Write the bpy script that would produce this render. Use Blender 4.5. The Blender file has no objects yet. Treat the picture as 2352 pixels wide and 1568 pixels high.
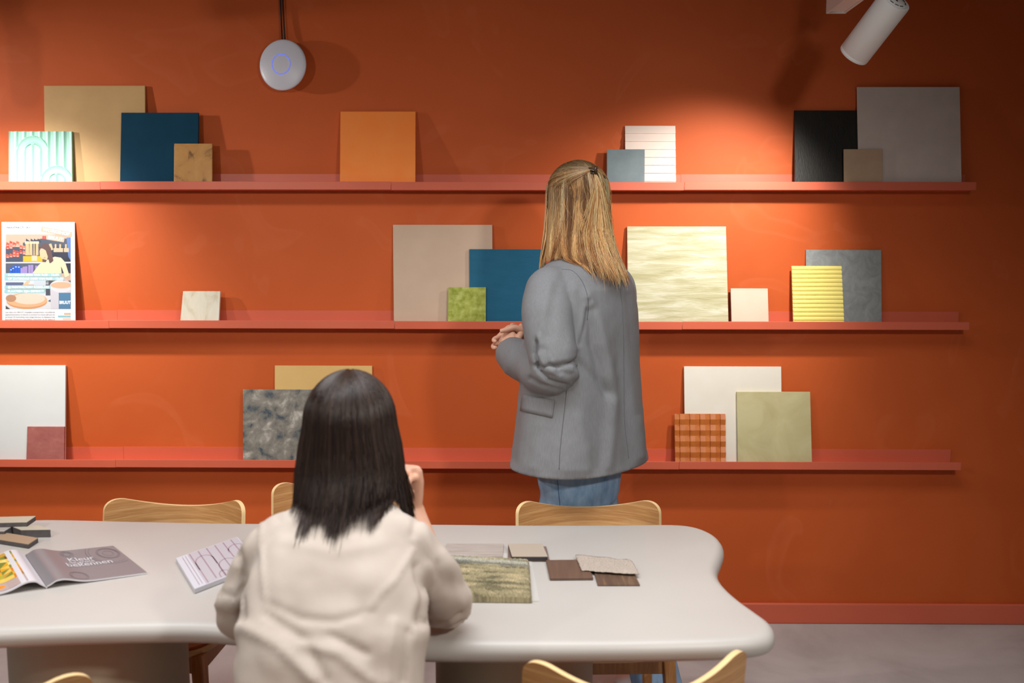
import bpy, bmesh, math, random
from math import sin, cos, pi, radians, sqrt, atan2
from mathutils import Vector, Matrix, noise
random.seed(7)
V = Vector
scene = bpy.context.scene
col = scene.collection

# ---------------------------------------------------------------- camera
FPX = 2060.0
ZC = 1.5375
PITCH, YAW, ROLL = radians(6.06), radians(0.5), radians(0.08)
WY = 3.56                                   # wall plane
cam_d = bpy.data.cameras.new('camera'); cam = bpy.data.objects.new('camera', cam_d); col.objects.link(cam)
CM = Matrix.Rotation(YAW, 4, 'Z') @ Matrix.Rotation(pi/2 - PITCH, 4, 'X') @ Matrix.Rotation(ROLL, 4, 'Z')
CM = Matrix.Translation((0, 0, ZC)) @ CM
cam.matrix_world = CM
cam_d.sensor_width = 36.0; cam_d.lens = 36.0*FPX/2352.0
cam_d.clip_start = 0.05
cam_d.dof.use_dof = True; cam_d.dof.focus_distance = 3.0; cam_d.dof.aperture_fstop = 2.6
scene.camera = cam
scene.view_settings.view_transform = 'Standard'; scene.view_settings.look = 'None'
scene.view_settings.exposure = 0.0; scene.view_settings.gamma = 1.0
scene.view_settings.use_curve_mapping = False

# ---------------------------------------------------------------- world and large lights
w = bpy.data.worlds.new('world'); scene.world = w; w.use_nodes = True
w.node_tree.nodes['Background'].inputs[0].default_value = (1, .96, .92, 1)
w.node_tree.nodes['Background'].inputs[1].default_value = 0.15
def area(name, loc, sx, sy, power, color=(.93, .97, 1.0), rot=(0, 0, 0)):
    l = bpy.data.lights.new(name, 'AREA'); l.shape = 'RECTANGLE'; l.size = sx; l.size_y = sy
    l.energy = power; l.color = color; l.spread = radians(128)
    o = bpy.data.objects.new(name, l); o.location = loc; o.rotation_euler = rot; col.objects.link(o); return o
area('overhead_fill_light', (-0.4, 1.70, 2.86), 3.0, 0.8, 46)  # unseen area light added overhead to brighten the table and lower wall
area('overhead_fill_light', (-2.2, -1.6, 2.86), 1.5, 1.5, 14)  # this and the next: unseen fill lights added behind the camera
area('overhead_fill_light', (1.0, -1.8, 2.86), 1.5, 1.5, 14)
SPOT1 = 71.0    # wall washers near the wall
SPOT2 = 100.0    # lamp further back on the same track

# ---------------------------------------------------------------- helpers
def ray(px, py):
    d = CM.to_3x3() @ V(((px-1176)/FPX, -(py-784)/FPX, -1.0))
    return V((0, 0, ZC)), d
def onY(px, py, Y):
    o, d = ray(px, py); t = (Y-o.y)/d.y; return o + d*t
def onZ(px, py, Z):
    o, d = ray(px, py); t = (Z-o.z)/d.z; return o + d*t
def onP(px, py, p, n):
    o, d = ray(px, py); t = (V(p)-o).dot(n)/d.dot(n); return o + d*t
CI = CM.inverted()
def proj(p):
    q = CI @ V(p); return (1176 - FPX*q.x/q.z, 784 + FPX*q.y/q.z)
def lin(c):
    return tuple(((x/255.0)/12.92 if x/255.0 <= .04045 else ((x/255.0+.055)/1.055)**2.4) for x in c[:3]) + (1.0,)

def tag(o, label=None, cat=None, group=None, kind=None):
    if label: o['label'] = label
    if cat: o['category'] = cat
    if group: o['group'] = group
    if kind: o['kind'] = kind
    return o
def empty(name, loc=(0, 0, 0), rz=0.0):
    o = bpy.data.objects.new(name, None); o.location = loc; o.rotation_euler = (0, 0, rz)
    o.empty_display_size = .05; col.objects.link(o); return o
def mesh_obj(name, verts, faces, mats, parent=None, smooth=False, idx=None, world=False, colors=None):
    """world=True: verts are in world space, parent sits unrotated at its location."""
    off = V((0, 0, 0))
    if world and parent is not None:
        p = parent
        while p is not None: off = off + V(p.location); p = p.parent
    me = bpy.data.meshes.new(name)
    me.from_pydata([tuple(V(v)-off) for v in verts], [], faces)
    if not isinstance(mats, (list, tuple)): mats = [mats]
    for m in mats: me.materials.append(m)
    if idx: me.polygons.foreach_set('material_index', idx)
    if smooth: me.polygons.foreach_set('use_smooth', [True]*len(me.polygons))
    if colors:
        a = me.color_attributes.new('Col', 'FLOAT_COLOR', 'CORNER')
        buf = []
        for p, c in zip(me.polygons, colors): buf += list(c)*p.loop_total
        a.data.foreach_set('color', buf)
    me.update()
    o = bpy.data.objects.new(name, me); col.objects.link(o)
    if parent is not None: o.parent = parent
    return o
def recenter(o, loc):
    """move a top-level mesh's origin to loc"""
    loc = V(loc); o.data.transform(Matrix.Translation(-loc)); o.location = loc; return o
def fix_normals(o):
    bm = bmesh.new(); bm.from_mesh(o.data); bmesh.ops.recalc_face_normals(bm, faces=bm.faces); bm.to_mesh(o.data); bm.free(); return o
def box_vf(x0, x1, y0, y1, z0, z1):
    v = [(x, y, z) for z in (z0, z1) for y in (y0, y1) for x in (x0, x1)]
    f = [(0, 2, 3, 1), (4, 5, 7, 6), (0, 1, 5, 4), (2, 6, 7, 3), (0, 4, 6, 2), (1, 3, 7, 5)]
    return v, f
def bevel(o, w_=.002, seg=2):
    m = o.modifiers.new('bevel', 'BEVEL'); m.width = w_; m.segments = seg; m.limit_method = 'ANGLE'; m.angle_limit = radians(40); return o
def box(name, x0, x1, y0, y1, z0, z1, mat, parent=None, bev=0, world=True):
    v, f = box_vf(x0, x1, y0, y1, z0, z1)
    o = mesh_obj(name, v, f, mat, parent, world=world)
    if bev: bevel(o, bev)
    return o
def hexa(name, q, n, t, mat, parent=None, bev=0, world=True):
    """q: four corners (counter-clockwise seen from the n side); extruded by -n*t"""
    q = [V(p) for p in q]; n = V(n)
    v = q + [p - n*t for p in q]
    f = [(0, 1, 2, 3), (7, 6, 5, 4)] + [((i+1) % 4, i, i+4, (i+1) % 4+4) for i in range(4)]
    o = mesh_obj(name, v, f, mat, parent, world=world)
    if bev: bevel(o, bev)
    return o
def catmull(pts, n=8, closed=False):
    pts = [V(p) for p in pts]; out = []; m = len(pts)
    rng = range(m if closed else m-1)
    for i in rng:
        if closed: p0, p1, p2, p3 = pts[i-1], pts[i], pts[(i+1) % m], pts[(i+2) % m]
        else:
            p1, p2 = pts[i], pts[i+1]; p0 = pts[i-1] if i else p1*2-p2; p3 = pts[i+2] if i+2 < m else p2*2-p1
        for k in range(n):
            t = k/n
            out.append(.5*((2*p1)+(p2-p0)*t+(2*p0-5*p1+4*p2-p3)*t*t+(3*p1-p0-3*p2+p3)*t**3))
    if not closed: out.append(pts[-1])
    return out
def loft_vf(rings, closed_ring=True, cap=True):
    n = len(rings[0]); v = [p for r in rings for p in r]; f = []
    for i in range(len(rings)-1):
        for j in range(n if closed_ring else n-1):
            k = (j+1) % n
            f.append((i*n+j, i*n+k, (i+1)*n+k, (i+1)*n+j))
    if cap and closed_ring:
        f.append(tuple(range(n-1, -1, -1))); b = (len(rings)-1)*n; f.append(tuple(range(b, b+n)))
    return v, f
def tube_vf(path, radii, n=10, up=V((0, 0, 1)), cap=True):
    """radii: per point number or (r_side, r_up)"""
    path = [V(p) for p in path]; rings = []
    for i, p in enumerate(path):
        d = (path[min(i+1, len(path)-1)]-path[max(i-1, 0)])
        d = d.normalized() if d.length > 1e-9 else V((0, 0, 1))
        s = d.cross(up)
        if s.length < 1e-3: s = d.cross(V((0, 1, 0.01)))
        s.normalize(); u = s.cross(d).normalized()
        r = radii[i] if isinstance(radii, (list, tuple)) else radii
        rs, ru = r if isinstance(r, (list, tuple)) else (r, r)
        rings.append([p + s*(rs*cos(2*pi*k/n)) + u*(ru*sin(2*pi*k/n)) for k in range(n)])
    return loft_vf(rings, True, cap)
def rtube_vf(path, radii, seg=5, n=10, up=V((0, 0, 1))):
    """smooth tube: catmull-rom through path, radii interpolated"""
    P = catmull(path, seg); R = []
    rr = [(r if isinstance(r, (list, tuple)) else (r, r)) for r in radii]
    m = len(path)-1
    for i in range(len(P)):
        t = i/seg; a = min(int(t), m-1) if m else 0; f = t-a; f = f*f*(3-2*f)*.5 + f*.5
        R.append((rr[a][0]*(1-f)+rr[a+1][0]*f, rr[a][1]*(1-f)+rr[a+1][1]*f))
    return tube_vf(P, R, n, up)
def lathe_vf(prof, n=40, axis='Z'):
    rings = [[(r*cos(2*pi*k/n), r*sin(2*pi*k/n), z) for k in range(n)] for r, z in prof]
    return loft_vf(rings)
def join_vf(parts):
    v, f = [], []
    for a, b in parts:
        o = len(v); v += [V(p) for p in a]; f += [tuple(i+o for i in q) for q in b]
    return v, f
def copy_tree(o, parent=None):
    c = o.copy(); col.objects.link(c); c.parent = parent
    for ch in list(o.children): copy_tree(ch, c)
    return c
def text_mesh(body, size=1.0, bold=0.0, align='LEFT', space=1.0):
    cu = bpy.data.curves.new('lettering', 'FONT'); cu.body = body; cu.size = size; cu.offset = bold; cu.align_x = align
    cu.space_character = space; cu.resolution_u = 3
    o = bpy.data.objects.new('lettering', cu); col.objects.link(o)
    dg = bpy.context.evaluated_depsgraph_get(); me = bpy.data.meshes.new_from_object(o.evaluated_get(dg))
    v = [V(p.co) for p in me.vertices]; f = [tuple(p.vertices) for p in me.polygons]
    bpy.data.objects.remove(o); bpy.data.curves.remove(cu); bpy.data.meshes.remove(me)
    return v, f

# ---------------------------------------------------------------- materials
def nt(name):
    m = bpy.data.materials.new(name); m.use_nodes = True; t = m.node_tree
    return m, t, t.nodes['Principled BSDF']
def N(t, typ, **kw):
    n = t.nodes.new(typ)
    for k, v in kw.items():
        if k.startswith('i_'): n.inputs[int(k[2:])].default_value = v
        else: setattr(n, k, v)
    return n
def plain(name, c, rough=.6, metal=0.0, spec=.5, sheen=0, emit=None, estr=0):
    m, t, b = nt(name); b.inputs['Base Color'].default_value = lin(c); b.inputs['Roughness'].default_value = rough
    b.inputs['Metallic'].default_value = metal; b.inputs['Specular IOR Level'].default_value = spec
    if sheen: b.inputs['Sheen Weight'].default_value = sheen
    if emit: b.inputs['Emission Color'].default_value = lin(emit); b.inputs['Emission Strength'].default_value = estr
    return m
def mottled(name, stops, scale=6.0, detail=5.0, rough=.6, bump=.0, bscale=60., stretch=(1, 1, 1), dist=0.0, spec=.4, metal=0.0, rrange=None):
    """stops: [(pos, sRGB)] through a noise ramp"""
    m, t, b = nt(name); L = t.links.new
    tc = N(t, 'ShaderNodeTexCoord'); mp = N(t, 'ShaderNodeMapping'); mp.inputs['Scale'].default_value = stretch
    L(tc.outputs['Object'], mp.inputs[0])
    nz = N(t, 'ShaderNodeTexNoise'); nz.inputs['Scale'].default_value = scale; nz.inputs['Detail'].default_value = detail
    nz.inputs['Distortion'].default_value = dist; nz.inputs['Roughness'].default_value = .6
    L(mp.outputs[0], nz.inputs['Vector'])
    cr = N(t, 'ShaderNodeValToRGB'); e = cr.color_ramp.elements
    while len(e) < len(stops): e.new(.5)
    for i, (p, c) in enumerate(stops): e[i].position = p; e[i].color = lin(c)
    L(nz.outputs[0], cr.inputs[0]); L(cr.outputs[0], b.inputs['Base Color'])
    b.inputs['Roughness'].default_value = rough; b.inputs['Specular IOR Level'].default_value = spec; b.inputs['Metallic'].default_value = metal
    if rrange:
        mr = N(t, 'ShaderNodeMapRange'); mr.inputs[1].default_value = .35; mr.inputs[2].default_value = .65
        mr.inputs[3].default_value = rrange[0]; mr.inputs[4].default_value = rrange[1]
        L(nz.outputs[0], mr.inputs[0]); L(mr.outputs[0], b.inputs['Roughness'])
    if bump:
        n2 = N(t, 'ShaderNodeTexNoise'); n2.inputs['Scale'].default_value = bscale; n2.inputs['Detail'].default_value = 4
        L(mp.outputs[0], n2.inputs['Vector'])
        bp = N(t, 'ShaderNodeBump'); bp.inputs['Strength'].default_value = bump; bp.inputs['Distance'].default_value = .004
        L(n2.outputs[0], bp.inputs['Height']); L(bp.outputs[0], b.inputs['Normal'])
    return m
def vcol(name, rough=.6, spec=.4, aniso=0):
    m, t, b = nt(name); a = N(t, 'ShaderNodeVertexColor', layer_name='Col'); t.links.new(a.outputs[0], b.inputs['Base Color'])
    b.inputs['Roughness'].default_value = rough; b.inputs['Specular IOR Level'].default_value = spec
    return m

def wall_material():
    m, t, b = nt('terracotta_plaster'); L = t.links.new
    tc = N(t, 'ShaderNodeTexCoord')
    n1 = N(t, 'ShaderNodeTexNoise'); n1.inputs['Scale'].default_value = 1.6; n1.inputs['Detail'].default_value = 6; n1.inputs['Distortion'].default_value = .8
    L(tc.outputs['Object'], n1.inputs['Vector'])
    cr = N(t, 'ShaderNodeValToRGB'); e = cr.color_ramp.elements
    e[0].position = .32; e[0].color = lin((194, 86, 34)); e[1].position = .68; e[1].color = lin((204, 94, 41))
    L(n1.outputs[0], cr.inputs[0])
    # faint pale trowel arcs
    n2 = N(t, 'ShaderNodeTexNoise'); n2.inputs['Scale'].default_value = 2.3; n2.inputs['Detail'].default_value = 2; n2.inputs['Distortion'].default_value = 1.6
    L(tc.outputs['Object'], n2.inputs['Vector'])
    r2 = N(t, 'ShaderNodeValToRGB'); e = r2.color_ramp.elements
    e[0].position = .615; e[0].color = (0, 0, 0, 1); e[1].position = .64; e[1].color = (1, 1, 1, 1); x = e.new(.70); x.color = (0, 0, 0, 1)
    L(n2.outputs[0], r2.inputs[0])
    n3 = N(t, 'ShaderNodeTexNoise'); n3.inputs['Scale'].default_value = 9; n3.inputs['Detail'].default_value = 4
    L(tc.outputs['Object'], n3.inputs['Vector'])
    mu = N(t, 'ShaderNodeMath', operation='MULTIPLY'); L(r2.outputs[0], mu.inputs[0]); L(n3.outputs[0], mu.inputs[1])
    m2 = N(t, 'ShaderNodeMath', operation='MULTIPLY', i_1=.2); L(mu.outputs[0], m2.inputs[0])
    mx = N(t, 'ShaderNodeMixRGB'); mx.inputs[2].default_value = lin((226, 128, 88)); L(m2.outputs[0], mx.inputs[0]); L(cr.outputs[0], mx.inputs[1])
    L(mx.outputs[0], b.inputs['Base Color'])
    b.inputs['Roughness'].default_value = .62; b.inputs['Specular IOR Level'].default_value = .3
    bp = N(t, 'ShaderNodeBump'); bp.inputs['Strength'].default_value = .08; bp.inputs['Distance'].default_value = .01
    L(n3.outputs[0], bp.inputs['Height']); L(bp.outputs[0], b.inputs['Normal'])
    return m
M_wall = wall_material()
M_trim = mottled('terracotta_paint', [(.3, (208, 98, 70)), (.7, (213, 103, 75))], 3, 3, rough=.42, bump=.04, bscale=18, spec=.45)
M_floor = mottled('concrete_screed', [(.25, (158, 150, 146)), (.5, (186, 178, 174)), (.75, (200, 193, 189))], 2.2, 8, rough=.55, bump=.06, bscale=30, dist=.6)
M_ceil = plain('ceiling_paint', (92, 88, 86), .9)
M_white = plain('white_powder_coat', (222, 218, 214), .45)
M_black = plain('black_plastic', (14, 14, 16), .5)
M_table = mottled('pale_table_lacquer', [(.3, (182, 175, 168)), (.7, (187, 180, 173))], 3, 2, rough=.42, spec=.45)
M_drum = plain('greige_lacquer', (178, 168, 146), .5)
def wood_material(name, c1, c2, c3, scale=1.0, along=(1.1, 1.1, 22), rough=.38):
    m, t, b = nt(name); L = t.links.new
    tc = N(t, 'ShaderNodeTexCoord'); mp = N(t, 'ShaderNodeMapping'); mp.inputs['Scale'].default_value = tuple(a*scale for a in along)
    L(tc.outputs['Object'], mp.inputs[0])
    n1 = N(t, 'ShaderNodeTexNoise'); n1.inputs['Scale'].default_value = 2.2; n1.inputs['Detail'].default_value = 3; n1.inputs['Distortion'].default_value = 1.2
    L(mp.outputs[0], n1.inputs['Vector'])
    wv = N(t, 'ShaderNodeMath', operation='MULTIPLY', i_1=9.0); L(n1.outputs[0], wv.inputs[0])
    fr = N(t, 'ShaderNodeMath', operation='SINE'); L(wv.outputs[0], fr.inputs[0])
    n2 = N(t, 'ShaderNodeTexNoise'); n2.inputs['Scale'].default_value = 14; n2.inputs['Detail'].default_value = 4; L(mp.outputs[0], n2.inputs['Vector'])
    ad = N(t, 'ShaderNodeMath', operation='MULTIPLY_ADD', i_1=.28, i_2=.0); L(fr.outputs[0], ad.inputs[0]); L(n2.outputs[0], ad.inputs[2])
    cr = N(t, 'ShaderNodeValToRGB'); e = cr.color_ramp.elements
    e[0].position = .2; e[0].color = lin(c1); e[1].position = .85; e[1].color = lin(c3); x = e.new(.5); x.color = lin(c2)
    L(ad.outputs[0], cr.inputs[0]); L(cr.outputs[0], b.inputs['Base Color'])
    b.inputs['Roughness'].default_value = rough; b.inputs['Specular IOR Level'].default_value = .5
    return m
M_oak = wood_material('oak_veneer', (184, 132, 80), (204, 154, 100), (214, 168, 114))
M_oak_leg = wood_material('oak_solid', (170, 116, 64), (192, 138, 82), (206, 154, 96), along=(12, 12, 1))
M_edge = plain('pale_plywood_edge', (236, 200, 146), .45)
M_seat = plain('terracotta_seat_pad', (160, 84, 52), .6)

# ---------------------------------------------------------------- room
X0, X1, YB, ZT = -4.2, 3.4, -3.2, 2.9
def struct(o): o['kind'] = 'structure'; return o
struct(box('wall_front', X0, X1, WY, WY+.15, 0, ZT, M_wall, world=False))
struct(box('floor', X0-.15, X1+.15, YB-.15, WY+.15, -.1, 0, M_floor, world=False))
struct(box('ceiling', X0-.15, X1+.15, YB-.15, WY+.15, ZT, ZT+.1, M_ceil, world=False))
M_room = plain('warm_grey_paint', (176, 168, 160), .85)
struct(box('wall_left', X0-.15, X0, YB, WY, 0, ZT, M_room, world=False))
struct(box('wall_right', X1, X1+.15, YB, WY, 0, ZT, M_room, world=False))
struct(box('wall_back', X0, X1, YB-.15, YB, 0, ZT, M_room, world=False))
zb = onY(1900, 1386, WY-.014).z
bb = struct(box('baseboard_front', X0, X1, WY-.016, WY, 0, zb, M_trim, world=False)); bevel(bb, .006, 3)

# ---------------------------------------------------------------- picture ledges
LIP_H, LIP_T, DEP, PLANK = .031, .004, .080, .012
rows = {}
def ledge(name, yref, xend_px, joints, label):
    p = onY(xend_px, yref, WY-DEP)             # right end, top of front lip
    zt = p.z; zl = zt-LIP_H                    # underside
    xs = [X0+.02] + [onY(j, yref, WY-DEP).x for j in joints] + [p.x]
    root = empty('picture_ledge', (0.5*(xs[0]+xs[-1]), WY, zl))
    for i in range(len(xs)-1):
        a, b = xs[i]+.0004, xs[i+1]-.0004; dz = (.0012 if i % 2 else 0.0); dy = .0008*(i % 2)
        box('plank', a, b, WY-DEP+LIP_T, WY-.003, zl+dz, zl+PLANK+dz, M_trim, root)
        box('front_lip', a, b, WY-DEP-dy, WY-DEP+LIP_T-dy, zl+dz, zt+dz, M_trim, root, bev=.001)
        e = b-(.0 if i < len(xs)-2 else .006)
        box('back_lip', a, e, WY-.003, WY, zl+dz, zt+.034+dz, M_trim, root)
    tag(root, label, 'shelf', 'terracotta picture ledges')
    return dict(zp=zl+PLANK+.0013, yvis=yref, zl=zl)
rows['t'] = ledge('picture_ledge', 418.5, 2243, [230, 898, 1572], 'topmost long terracotta wall ledge, holding mint, navy and orange boards')
rows['m'] = ledge('picture_ledge', 740, 2227, [250, 906, 1567], 'middle long terracotta wall ledge, holding the poster and beige boards')
rows['b'] = ledge('picture_ledge', 1062.5, 2208, [265, 912, 1560], 'lowest long terracotta wall ledge, behind the chairs and table')

# ---------------------------------------------------------------- sample boards on the ledges
class Board: pass
def place(row, xb0, xb1, ytop, fb, t=.009, behind=None, xt0=None, xt1=None, lean=.003):
    """returns a frame for a leaning board; fb = distance of its front foot from the wall"""
    R = rows[row]; yv = R['yvis']
    xt0 = xb0 if xt0 is None else xt0; xt1 = xb1 if xt1 is None else xt1
    ft = t+lean
    for _ in range(4):
        zt = onY((xt0+xt1)/2, ytop, WY-ft).z; h = zt-R['zp']
        if behind is not None:
            hb = behind.h; k = min(1, h/hb); ft = behind.fb+(behind.ft-behind.fb)*k + t + .0015
        else: ft = t+lean
    B = Board(); B.h = h; B.fb = fb; B.ft = ft; B.t = t
    zp = R['zp']
    l0, r0 = onY(xb0, yv, WY-fb), onY(xb1, yv, WY-fb)
    l1, r1 = onY(xt0, ytop, WY-ft), onY(xt1, ytop, WY-ft)
    # extend the visible foot down behind the lip
    zv = l0.z; k = (zp-zv)/(l1.z-zv) if l1.z != zv else 0
    BL = V((l0.x+(l1.x-l0.x)*k, WY-fb, zp)); BR = V((r0.x+(r1.x-r0.x)*k, WY-fb, zp))
    TL = V((l1.x, WY-ft, zt)); TR = V((r1.x, WY-ft, zt))
    B.q = [BL, BR, TR, TL]; B.n = (BR-BL).cross(TL-BL).normalized()
    dz = max(0, -(t*B.n.z))                                  # keep the rear edge on the plank
    up = V((0, 0, max(0.0, t*B.n.z)))
    B.q = [p+up for p in B.q]
    B.base = (B.q[0]+B.q[1])*.5 - B.n*t*.5; B.base.z = zp
    def P(u, v, w_=0.0):
        a = B.q[0].lerp(B.q[1], u); c = B.q[3].lerp(B.q[2], u); return a.lerp(c, v)+B.n*w_
    B.P = P
    return B
def board(name, B, mat, label, cat='panel', group='sample boards on the ledges', bev=.0012):
    o = hexa(name, B.q, B.n, B.t, mat, None, bev); recenter(o, B.base); tag(o, label, cat, group); return o

M_khaki = mottled('ochre_stucco', [(.3, (196, 156, 104)), (.7, (206, 166, 112))], 7, 5, rough=.6, bump=.25, bscale=14)
M_navy = mottled('navy_stucco', [(.3, (12, 58, 82)), (.7, (15, 64, 90))], 8, 5, rough=.75, bump=.06, bscale=50, spec=.15)
M_gold = mottled('gold_brown_glaze', [(.36, (110, 72, 30)), (.44, (186, 132, 64)), (.7, (204, 150, 82))], 13, 9, rough=.4, bump=.15, dist=.5)
M_orange = mottled('bright_orange_stucco', [(.3, (255, 136, 50)), (.7, (255, 148, 68))], 7, 6, rough=.6, bump=.35, bscale=12, dist=.5)
M_slate = mottled('slate_grey_stucco', [(.3, (104, 116, 122)), (.7, (122, 134, 138))], 12, 5, rough=.55)
M_cream = plain('cream_lacquer', (236, 216, 204), .5)
M_blackb = mottled('black_brushed_oil', [(.3, (20, 16, 12)), (.7, (30, 25, 18))], 10, 5, rough=.42, bump=.12, bscale=60, stretch=(5, 1, 1), spec=.35)
M_taupe = mottled('taupe_grey_microcement', [(.3, (194, 178, 171)), (.7, (204, 189, 182))], 9, 6, rough=.6, bump=.06)
M_taupe2 = mottled('warm_taupe_stucco', [(.3, (176, 146, 118)), (.7, (186, 156, 128))], 14, 4, rough=.55)
M_marble = mottled('pale_stone_glaze', [(.3, (196, 184, 156)), (.45, (214, 206, 186)), (.7, (222, 216, 200))], 14, 6, rough=.25, bump=.2, dist=.6, stretch=(1.6, 1, .7))
M_beige = mottled('sand_beige_stucco', [(.3, (198, 170, 146)), (.7, (206, 178, 154))], 7, 4, rough=.6, bump=.04)
M_blue = mottled('petrol_blue_stucco', [(.3, (26, 90, 120)), (.7, (32, 98, 128))], 9, 5, rough=.6, spec=.25, bump=.14, bscale=35, stretch=(1, 1, 3))
M_green = mottled('moss_green_glaze', [(.3, (130, 138, 48)), (.5, (164, 172, 78)), (.72, (196, 200, 122))], 40, 6, rough=.35)
M_sagem = mottled('pearl_sage_brushed', [(.32, (172, 164, 120)), (.5, (192, 187, 152)), (.66, (216, 213, 190))], 5, 8, rough=.38, bump=.25, bscale=40, stretch=(1, 1, 9), dist=.5)
M_greige = mottled('greige_stucco', [(.3, (196, 176, 154)), (.7, (204, 184, 164))], 8, 4, rough=.55)
M_steel = mottled('brushed_steel_paint', [(.3, (146, 150, 150)), (.7, (172, 176, 176))], 18, 9, rough=.4, metal=.55, bump=.1, dist=1.5)
M_yellow = plain('lemon_yellow_lacquer', (244, 228, 130), .5)
M_whiteb = mottled('cool_white_stucco', [(.3, (210, 213, 212)), (.7, (214, 217, 216))], 6, 3, rough=.5)
M_redt = mottled('brick_red_glaze', [(.3, (150, 84, 78)), (.6, (166, 100, 92)), (.75, (214, 146, 130))], 14, 6, rough=.45, bump=.2)
M_must = mottled('mustard_stucco', [(.3, (216, 176, 108)), (.7, (222, 184, 118))], 5, 5, rough=.55, bump=.1, bscale=10)
M_greym = mottled('grey_marbled_patina', [(.37, (58, 74, 86)), (.44, (116, 113, 105)), (.54, (140, 134, 124)), (.64, (192, 186, 176))], 14, 12, rough=.45, bump=.3, dist=.35)
M_white2 = mottled('warm_white_stucco', [(.3, (230, 222, 206)), (.7, (236, 230, 218))], 5, 4, rough=.5)
M_sage = mottled('sage_stucco', [(.3, (186, 174, 126)), (.5, (194, 184, 138)), (.7, (202, 194, 150))], 8, 7, rough=.55, dist=.8)
M_copper = mottled('copper_glaze', [(.3, (184, 98, 36)), (.7, (202, 116, 50))], 20, 5, rough=.34, spec=.35)
M_mint = plain('mint_lacquer', (146, 200, 182), .42)
M_paper = plain('poster_paper', (200, 201, 204), .5)

BF, BM, BB = .066, .054, .042     # foot distances: front tile, middle, back
# top ledge
khaki = place('t', 103, 334, 197, BB, xt0=101, xt1=333); board('plaster_board', khaki, M_khaki, 'large square ochre plaster board at left on the topmost ledge')
navy = place('t', 275, 454, 259, BM, xt0=278.5, xt1=456, behind=khaki); board('plaster_board', navy, M_navy, 'dark navy square board in front of the large ochre board')
gold = place('t', 399, 487, 330, BF, xt0=400, xt1=487.5, behind=navy); board('tile', gold, M_gold, 'small square golden brown tile with dark marks before the navy board', 'tile', 'small tiles on the ledges')
orng = place('t', 780.5, 954, 257, .062, xt0=782, xt1=954.5, t=.011); board('plaster_board', orng, M_orange, 'bright orange square board standing alone on the topmost ledge')
cream = place('t', 1437, 1553, 289, .046, xt0=1436, xt1=1551.5)
slate = place('t', 1394, 1481, 344, BF, behind=cream); board('tile', slate, M_slate, 'small slate grey tile before the cream slatted panel', 'tile', 'small tiles on the ledges')
blackb = place('t', 1826, 1990, 254, .05, xt0=1825, xt1=1990); board('plaster_board', blackb, M_blackb, 'glossy black square board half hidden by the big taupe grey one')
taupe = place('t', 1973, 2209.5, 200, .060, xt0=1969, xt1=2204.5, t=.007, lean=.012); board('plaster_board', taupe, M_taupe, 'large taupe grey square board at the right end of the topmost ledge')
tau2 = place('t', 1939.5, 2028, 343, .0715, xt0=1938.5, xt1=2027, t=.008, behind=taupe); board('tile', tau2, M_taupe2, 'small brownish taupe tile leaning on the big taupe grey board', 'tile', 'small tiles on the ledges')
# middle ledge
marb = place('m', 413.5, 502, 670, BF, xt0=420.5, xt1=506, t=.011, lean=.02); board('tile', marb, M_marble, 'small off-white stone tile standing alone right of the poster', 'tile', 'small tiles on the ledges')
beige = place('m', 904.5, 1132, 516.5, BB, xt0=902.5, xt1=1130.5); board('plaster_board', beige, M_beige, 'large sand beige square board on the middle ledge beside the standing person')
blue = place('m', 1079, 1256, 572.5, BM, xt0=1078, xt1=1254, behind=beige); board('plaster_board', blue, M_blue, 'petrol blue square board partly behind the standing person')
green = place('m', 1028.5, 1115.5, 660, BF, xt0=1030, xt1=1116, behind=blue); board('tile', green, M_green, 'small mottled moss green tile before the petrol blue board', 'tile', 'small tiles on the ledges')
sagem = place('m', 1442.5, 1673.5, 520.5, .06, xt0=1440.5, xt1=1667.5); board('plaster_board', sagem, M_sagem, 'large pearly sage board with brushed streaks right of the standing person')
grei = place('m', 1681, 1766.5, 663.5, BF, xt0=1678, xt1=1763.5, lean=.012); board('tile', grei, M_greige, 'small greige tile between the pearly sage board and yellow ribbed panel', 'tile', 'small tiles on the ledges')
steel = place('m', 1852, 2026, 574, .045, xt0=1851.5, xt1=2024.5); board('plaster_board', steel, M_steel, 'steel grey metallic board behind the yellow ribbed panel')
yel = place('m', 1823, 1939.5, 611, BF, xt0=1818.5, xt1=1933, behind=steel)
# lowest ledge
whb = place('b', -80, 149, 839, .05, xt0=-80, xt1=150.5); board('plaster_board', whb, M_whiteb, 'large cool white board cut off by the left picture edge')
red = place('b', 60, 147, 980, BF, xt0=62.5, xt1=148, behind=whb); board('tile', red, M_redt, 'small brick red glazed tile before the cool white board', 'tile', 'small tiles on the ledges')
mus = place('b', 631, 856, 840, .046, xt0=631, xt1=854.5); board('plaster_board', mus, M_must, 'mustard board behind the grey marbled one on the lowest ledge')
grm = place('b', 558, 735, 895, BF, behind=mus); board('plaster_board', grm, M_greym, 'grey marbled square board with bluish specks on the lowest ledge')
wh2 = place('b', 1574, 1797, 842, .044, xt0=1571, xt1=1794.5); board('plaster_board', wh2, M_white2, 'large warm white board behind the sage and copper ones')
sag = place('b', 1695, 1865.5, 900, .060, xt0=1692, xt1=1861, behind=wh2); board('plaster_board', sag, M_sage, 'sage green square board at the right on the lowest ledge')
cop = place('b', 1551.5, 1667.5, 951, .064, xt0=1549.5, xt1=1666.5, behind=wh2, t=.010)

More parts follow.
